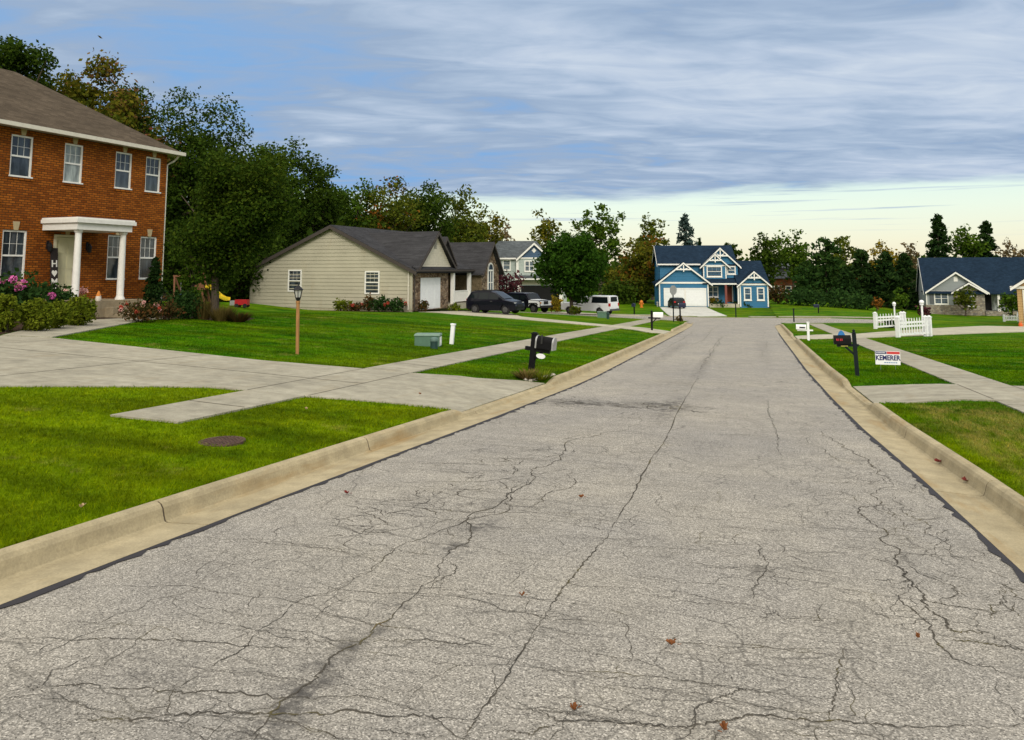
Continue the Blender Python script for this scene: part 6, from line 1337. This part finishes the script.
# election sign
x, y = 3.10, 20.3; z = gz(x, y); sg = empty('yard_sign', (x, y, z - .02), rad(4), 'white yard sign reading KEMERER with blue and red bands', 'sign'); sg.scale = (.82, 1, .86)
b = MB(); b.box(-.335, .335, -.004, .004, .17, .54); b.build('panel', plain('sign_white', (.80, .82, .84), .5, var=.03), sg)
b = MB(); b.box(-.325, -.03, -.0065, -.0045, .458, .53); b.build('blue_band', plain('sign_blue', (.02, .03, .12), .5), sg); b = MB(); b.box(-.02, .325, -.0065, -.0045, .458, .53); b.build('red_band', plain('sign_red', (.55, .06, .06), .5), sg)
M_SIGNTXT = plain('sign_lettering', (.015, .02, .11), .5)
text_mesh('lettering', 'KEMERER', .190, M_SIGNTXT, sg, Matrix.Translation((0, -.007, .352)) @ Matrix.Rotation(math.pi / 2, 4, 'X'), .001, .006, .84)
b = MB(); 
for k in range(6): b.box(-.10 + k * .06, -.10 + k * .06 + .045, -.0065, -.0045, .215, .24)
b.build('small_print', plain('sign_pale_blue', (.12, .22, .42), .5), sg)
b = MB(); 
for k in range(7): b.box(-.30 + k * .035, -.30 + k * .035 + .022, -.0085, -.007, .482, .506)
b.build('band_print', _plain['sign_white'], sg)
for u in (-.2, .2): b = MB(); b.tube([(u, .008, -.15), (u, .008, .5)], [.004, .004], 6); b.build('wire_leg', M_PEWTER, sg)
# white picket fences with lamp posts at the right driveway
def fence(px0, py0, px1, py1, ht, label, n):
    p0 = Vector(at(px0, py0)); p1 = Vector(at(px1, py1)); d = p1 - p0; L = math.hypot(d.x, d.y); a = math.atan2(d.y, d.x)
    f = empty('picket_fence', p0, a, label, 'fence'); zs_ = lambda u: gz(p0.x + math.cos(a) * u, p0.y + math.sin(a) * u) - p0.z
    for u, w in ((0, .052), (L, .052), (L - .30, .048)):
        b = MB(); b.box(u - w, u + w, -.09, .09, -.2 + zs_(u), ht + .06 + zs_(u)); b.box(u - w - .02, u + w + .02, -.11, .11, ht + .061 + zs_(u), ht + .10 + zs_(u)); b.hexa([(u - w, -.09, ht + .101 + zs_(u)), (u + w, -.09, ht + .101 + zs_(u)), (u + w, .09, ht + .101 + zs_(u)), (u - w, .09, ht + .101 + zs_(u)), (u - .02, -.02, ht + .16 + zs_(u)), (u + .02, -.02, ht + .16 + zs_(u)), (u + .02, .02, ht + .16 + zs_(u)), (u - .02, .02, ht + .16 + zs_(u))]); b.build('post', M_WHITEP, f)
    zz = zs_(L / 2)
    for h_ in (.14, .62 * ht, ht - .14): b = MB(); b.box(.092, L - .092, -.025, .025, h_ - .045 + zz, h_ + .045 + zz); b.build('rail', M_WHITEP, f)
    b = MB()
    for k in range(n):
        u = .2 + (L - .4) * k / (n - 1); b.box(u - .024, u + .024, -.045, -.027, .16 + zz, ht + zz); b.hexa([(u - .024, -.045, ht + zz), (u + .024, -.045, ht + zz), (u + .024, -.027, ht + zz), (u - .024, -.027, ht + zz), (u - .004, -.045, ht + .06 + zz), (u + .004, -.045, ht + .06 + zz), (u + .004, -.027, ht + .06 + zz), (u - .004, -.027, ht + .06 + zz)])
    b.build('pickets', M_WHITEP, f)
fence(898.2, 337.4, 930, 336.2, .80, 'white picket fence panel on the near side of the right driveway', 11); fence(875.6, 328.8, 904.5, 327.8, .82, 'white picket fence panel on the far side of the right driveway', 10)
for px, py, ht, lb in [(923.4, 335.2, 1.42, 'white post lamp with ball globe behind the near picket fence'), (895.3, 327.4, 1.30, 'white post lamp with ball globe behind the far picket fence')]:
    x, y, z = at(px, py); o = empty('post_lamp', (x, y, z), 0, lb, 'lamp post'); b = MB(); b.lathe([(.07, -.2), (.07, .3), (.05, .32), (.045, ht), (.09, ht + .01), (.09, ht + .05)], (0, 0, 0), 12); b.build('post', M_WHITEP, o, smooth=True); b = MB(); b.ball((0, 0, ht + .14), .11, 16, 10); b.build('globe', plain('white_globe', (.82, .82, .84), .25, var=.02), o, smooth=True)
shrub('garden_shrub', 892, 322, 0, 1.0, .62, BUSH_D, 'dark green plant beside the far picket fence', kind='round', xy=at(892, 328)[:2], leaf=.1)
# low white fence and orange can by the tan house
x, y, z = spot(1009, 66); f = empty('low_fence', (x, y, z), PSI, 'low white fence between the slate roofed and tan houses', 'fence')
for u in (-.7, .55): b = MB(); b.box(u - .07, u + .07, -.07, .07, -.2, .62 + .2 * (u > 0)); b.build('post', M_WHITEP, f)
b = MB(); b.box(-.63, .48, -.03, .03, .12, .22); b.box(-.63, .48, -.03, .03, .40, .48); b.build('rail', M_WHITEP, f); b = MB(); [b.box(-.55 + k * .14, -.48 + k * .14, -.05, -.032, .1, .55) for k in range(8)]; b.build('pickets', M_WHITEP, f)
x, y, z = spot(1016.8, 52.8); o = empty('gas_can', (x, y, z + .0), .4, 'orange red can standing by the tan garage corner', 'can'); o.scale = (.75, .75, .8); M_ORANGE = plain('orange_plastic', (.60, .10, .015), .4); b = MB(); b.lathe([(.16, -.05), (.17, .04), (.17, .26), (.13, .32), (.06, .36)], (0, 0, 0), 14); b.build('tank', M_ORANGE, o, smooth=True); b = MB(); b.tube([(-.1, 0, .34), (-.08, 0, .46), (.08, 0, .46), (.1, 0, .34)], [.022] * 4, 6); b.build('handle', M_ORANGE, o); b = MB(); b.tube([(.05, 0, .34), (.16, 0, .5)], [.025, .018], 6); b.build('spout', M_ORANGE, o)
# welcome board on the brick house porch
a85 = rad(85); hx, hy_ = math.cos(a85), math.sin(a85)
def brick_pt(u, v, z): return (-23.74 + hx * u + hy_ * v, 26.51 + hy_ * u - hx * v, -.05 + z)
wbd = empty('welcome_board', brick_pt(-5.02, .26, .80), a85, 'tall dark wooden board lettered HOME with a heart by the door', 'sign', rx=rad(-5))
b = MB(); b.box(-.14, .14, -.015, .015, .0, 1.80); b.build('board', mat_wood('dark_board', (.028, .022, .022)), wbd)
M_LET = plain('white_lettering', (.78, .77, .72), .6); RX_ = Matrix.Rotation(math.pi / 2, 4, 'X')
for ch, zc in (('H', 1.22), ('M', .56), ('E', .24)): text_mesh('letter', ch, .34, M_LET, wbd, Matrix.Translation((0, -.019, zc)) @ RX_, .002, .008)
hp = [(.105 * 16 * math.sin(t) ** 3 / 16, (13 * math.cos(t) - 5 * math.cos(2 * t) - 2 * math.cos(3 * t) - math.cos(4 * t)) * .0085) for t in np.linspace(0, 2 * math.pi, 28)[:-1]]
b = MB(); q0 = [(u, -.021, .89 + w) for u, w in hp]; q1 = [(u, -.016, .89 + w) for u, w in hp]; b.poly(q0[::-1]); b.poly(q1)
for i in range(len(hp)): j = (i + 1) % len(hp); b.poly([q0[i], q0[j], q1[j], q1[i]])
b.build('heart', M_LET, wbd)
# small figure on the steps
gn = empty('garden_gnome', brick_pt(-4.55, 1.9, .70), a85, 'small garden figure with orange hat and white beard on the entry steps', 'ornament')
b = MB(); b.lathe([(.085, 0), (.10, .05), (.09, .16), (.06, .20)], (0, 0, 0), 12); b.build('body', plain('gnome_white', (.66, .60, .52), .7), gn, smooth=True); b = MB(); b.lathe([(.085, .17), (.08, .21), (.055, .27), (.03, .33), (.008, .36)], (0, 0, 0), 12); b.build('hat', plain('gnome_orange', (.62, .22, .04), .7), gn, smooth=True); b = MB(); b.ball((0, -.085, .185), .022, 8, 6); b.build('nose', plain('gnome_nose', (.55, .33, .24), .6), gn)
pt = empty('flower_pot', brick_pt(-4.72, 1.2, .70), 0, 'pot of pale pink flowers on the porch beside the door', 'flower pot'); b = MB(); b.lathe([(.10, 0), (.15, .22), (.165, .22), (.165, .26), (.14, .26)], (0, 0, 0), 14); b.build('pot', plain('terracotta', (.30, .11, .055), .8), pt)
rr_ = np.random.default_rng(3); q = rr_.normal(size=(260, 3)) * np.array([.09, .09, .06]) + np.array([0, 0, .34]); np_mesh('flowers', leaf_quads(q, .07, 0, 1, rr_), 4, PALEP, pt)
# swing set with yellow slide in the back yard
sx_, sy_, sz_ = spot(192, 44); sz_ = max(sz_, gz(sx_, sy_)); s0 = 44 / 760
M_PLAYWOOD = mat_wood('play_wood', (.20, .085, .045)); M_YEL = plain('yellow_plastic', (.70, .52, .03), .35); M_PBLUE = plain('blue_plastic', (.03, .07, .30), .4)
ps_ = empty('swing_set', (sx_, sy_, sz_), PSI, 'wooden swing set with yellow slide and blue swing in the back yard', 'play set')
b = MB(); b.beam((-1.05, 0, 1.5), (.35, 0, 1.5), .10, .10); b.build('top_beam', M_PLAYWOOD, ps_)
for (p_, q_) in (((-.75, -.5, 0), (-1.0, 0, 1.5)), ((-.55, .5, 0), (-1.0, 0, 1.5)), ((.3, -.4, 0), (.3, -.4, 1.75)), ((.3, .4, 0), (.3, .4, 1.75)), ((.95, -.4, 0), (.5, -.4, 1.75)), ((.95, .4, 0), (.5, .4, 1.75))): b = MB(); b.beam(p_, q_, .09, .09); b.build('leg', M_PLAYWOOD, ps_)
b = MB(); b.box(.25, .95, -.45, .45, .72, .80); b.build('deck', M_PLAYWOOD, ps_); b = MB(); b.box(.26, .92, -.46, -.42, .82, 1.02); b.build('rail', M_PLAYWOOD, ps_)
b = MB(); P_ = [(.9, .82), (1.05, .86), (1.25, .74), (1.5, .50), (1.75, .28), (2.0, .16), (2.2, .14)]
for (xa, za), (xb, zb) in zip(P_, P_[1:]): b.hexa([(xa, -.22, za - .05), (xb, -.22, zb - .05), (xb, .22, zb - .05), (xa, .22, za - .05), (xa, -.22, za), (xb, -.22, zb), (xb, .22, zb), (xa, .22, za)]); [b.hexa([(xa, y_ - .025, za), (xb, y_ - .025, zb), (xb, y_ + .025, zb), (xa, y_ + .025, za), (xa, y_ - .025, za + .14), (xb, y_ - .025, zb + .14), (xb, y_ + .025, zb + .14), (xa, y_ + .025, za + .14)]) for y_ in (-.22, .22)]
b.build('slide', M_YEL, ps_)
b = MB(); b.box(-.62, -.22, -.09, .09, .42, .46); sw = b.build('swing_seat', M_PBLUE, ps_); b = MB(); [b.tube([(u, 0, .44), (u, 0, 1.48)], [.012, .012], 5) for u in (-.6, -.24)]; b.build('chain', M_PEWTER, sw)
x, y, z = spot(243, 44); o = empty('toy_wagon', (x, y, z), PSI, 'red play wagon with grey side on the back lawn by the beige house', 'wagon'); M_WRED = plain('wagon_red', (.40, .02, .025), .4)
b = MB(); b.box(-.34, .38, -.22, .22, .16, .46); b.build('tub', M_WRED, o); b = MB(); b.box(-.62, -.345, -.2, .2, .14, .40); b.build('side_bin', plain('bin_grey', (.30, .31, .31), .5), o)
for u in (-.22, .26):
    for v in (-.24, .24): b = MB(); b.lathe([(.12, -.03), (.12, .03)], (u, v, .12), 14, 0, 'y'); b.build('wheel', M_TYRE, o)
# fallen leaves on the street and verge
M_FALL = plain('fallen_leaf', (.20, .075, .025), .8, var=.3); M_FALLR = plain('fallen_leaf_red', (.16, .025, .02), .8, var=.3); M_FALLT = plain('fallen_leaf_tan', (.46, .33, .19), .8)
LF = [(671, 647, 'rust brown fallen leaf in the middle of the near lane', M_FALL, .055, 0), (724, 733, 'orange fallen leaf closest to the bottom edge right of centre', M_FALL, .045, 0), (574, 713, 'orange fallen leaf left of the centre seam end', M_FALL, .035, 0), (522, 598, 'tan fallen leaf on the left lane near the centre seam', M_FALL, .035, 0), (347, 495, 'dark red fallen leaf on the street near the left gutter', M_FALLR, .06, 0), (581, 499, 'brown fallen leaf left of the centre seam, farther up the street', M_FALL, .05, 0),
      (918, 640, 'small brown leaf by the mossy crack on the right', M_FALL, .03, 0), (420, 397.5, 'orange leaf lying on the left driveway', M_FALL, .07, 1), (306, 413.5, 'pale leaf on the grass beside the driveway', M_FALLT, .05, 2), (81, 515, 'tan fallen leaf on the near left lawn', M_FALLT, .05, 2), (938, 463, 'brown leaves lying in the right gutter higher up', M_FALLR, .09, 0), (966, 482, 'brown leaves in the right gutter nearer the camera', M_FALLR, .10, 0)]
rl_ = random.Random(4)
for px, py, lb, m, s_, k in LF:
    x, y = (road_at(px, py) if k == 0 else at(px, py)[:2]); s_ *= .5; z = (float(road_z(y)) + .006) if k == 0 else gz(x, y) + (.045 if k == 1 else .05)
    b = MB(); n = 7; ring = []
    for i in range(14): a = 6.283 * i / 14; r_ = s_ * (1.0 if i % 2 == 0 else .62) * rl_.uniform(.8, 1.1); ring.append((r_ * math.cos(a) * 1.15, r_ * math.sin(a) * .85, .008 + .018 * rl_.random() + .012 * abs(math.cos(a))))
    for i in range(14): b.poly([(0, 0, .004), ring[i], ring[(i + 1) % 14]])
    b.tube([(-s_ * 1.2, 0, .012), (-s_ * 1.9, .01, .02)], [.0025, .0015], 5)
    o = b.build('fallen_leaf', m); o.location = (x, y, z); o.rotation_euler = (0, 0, rl_.uniform(0, 6.28)); tag(o, lb, 'leaf')

# pale stones in the edging at the foot of the black mailbox
M_STN = plain('pale_stone', (.46, .42, .37), .85, var=.25); rs_ = random.Random(8)
b = MB(); b.lathe([(.002, -.03), (.05, -.02), (.065, .01), (.045, .04), (.002, .05)], (0, 0, 0), 7)
for i in range(len(b.v)): x, y, z = b.v[i]; b.v[i] = (x * rs_.uniform(.8, 1.2), y * rs_.uniform(.8, 1.2), z * rs_.uniform(.85, 1.15))
st0 = b.build('edging_stone', M_STN, smooth=True, sharp=50); tag(st0, 'small pale stone in the edging at the foot of the black mailbox', 'stone', 'edging stones by the black mailbox')
for k, (px, py) in enumerate([(528, 381), (533, 381.5), (538, 380.8), (542.5, 380), (546, 379), (549, 377.6), (552, 377), (555, 376), (536, 379.5), (544, 378)]):
    o = st0 if k == 0 else st0.copy()
    if k: C.objects.link(o)
    x, y, z = at(px, py); o.location = (x - .05, y, z + .02); o.rotation_euler = (0, 0, rs_.uniform(0, 6)); q = rs_.uniform(.6, 1.1); o.scale = (q, q * .8, q * .8)
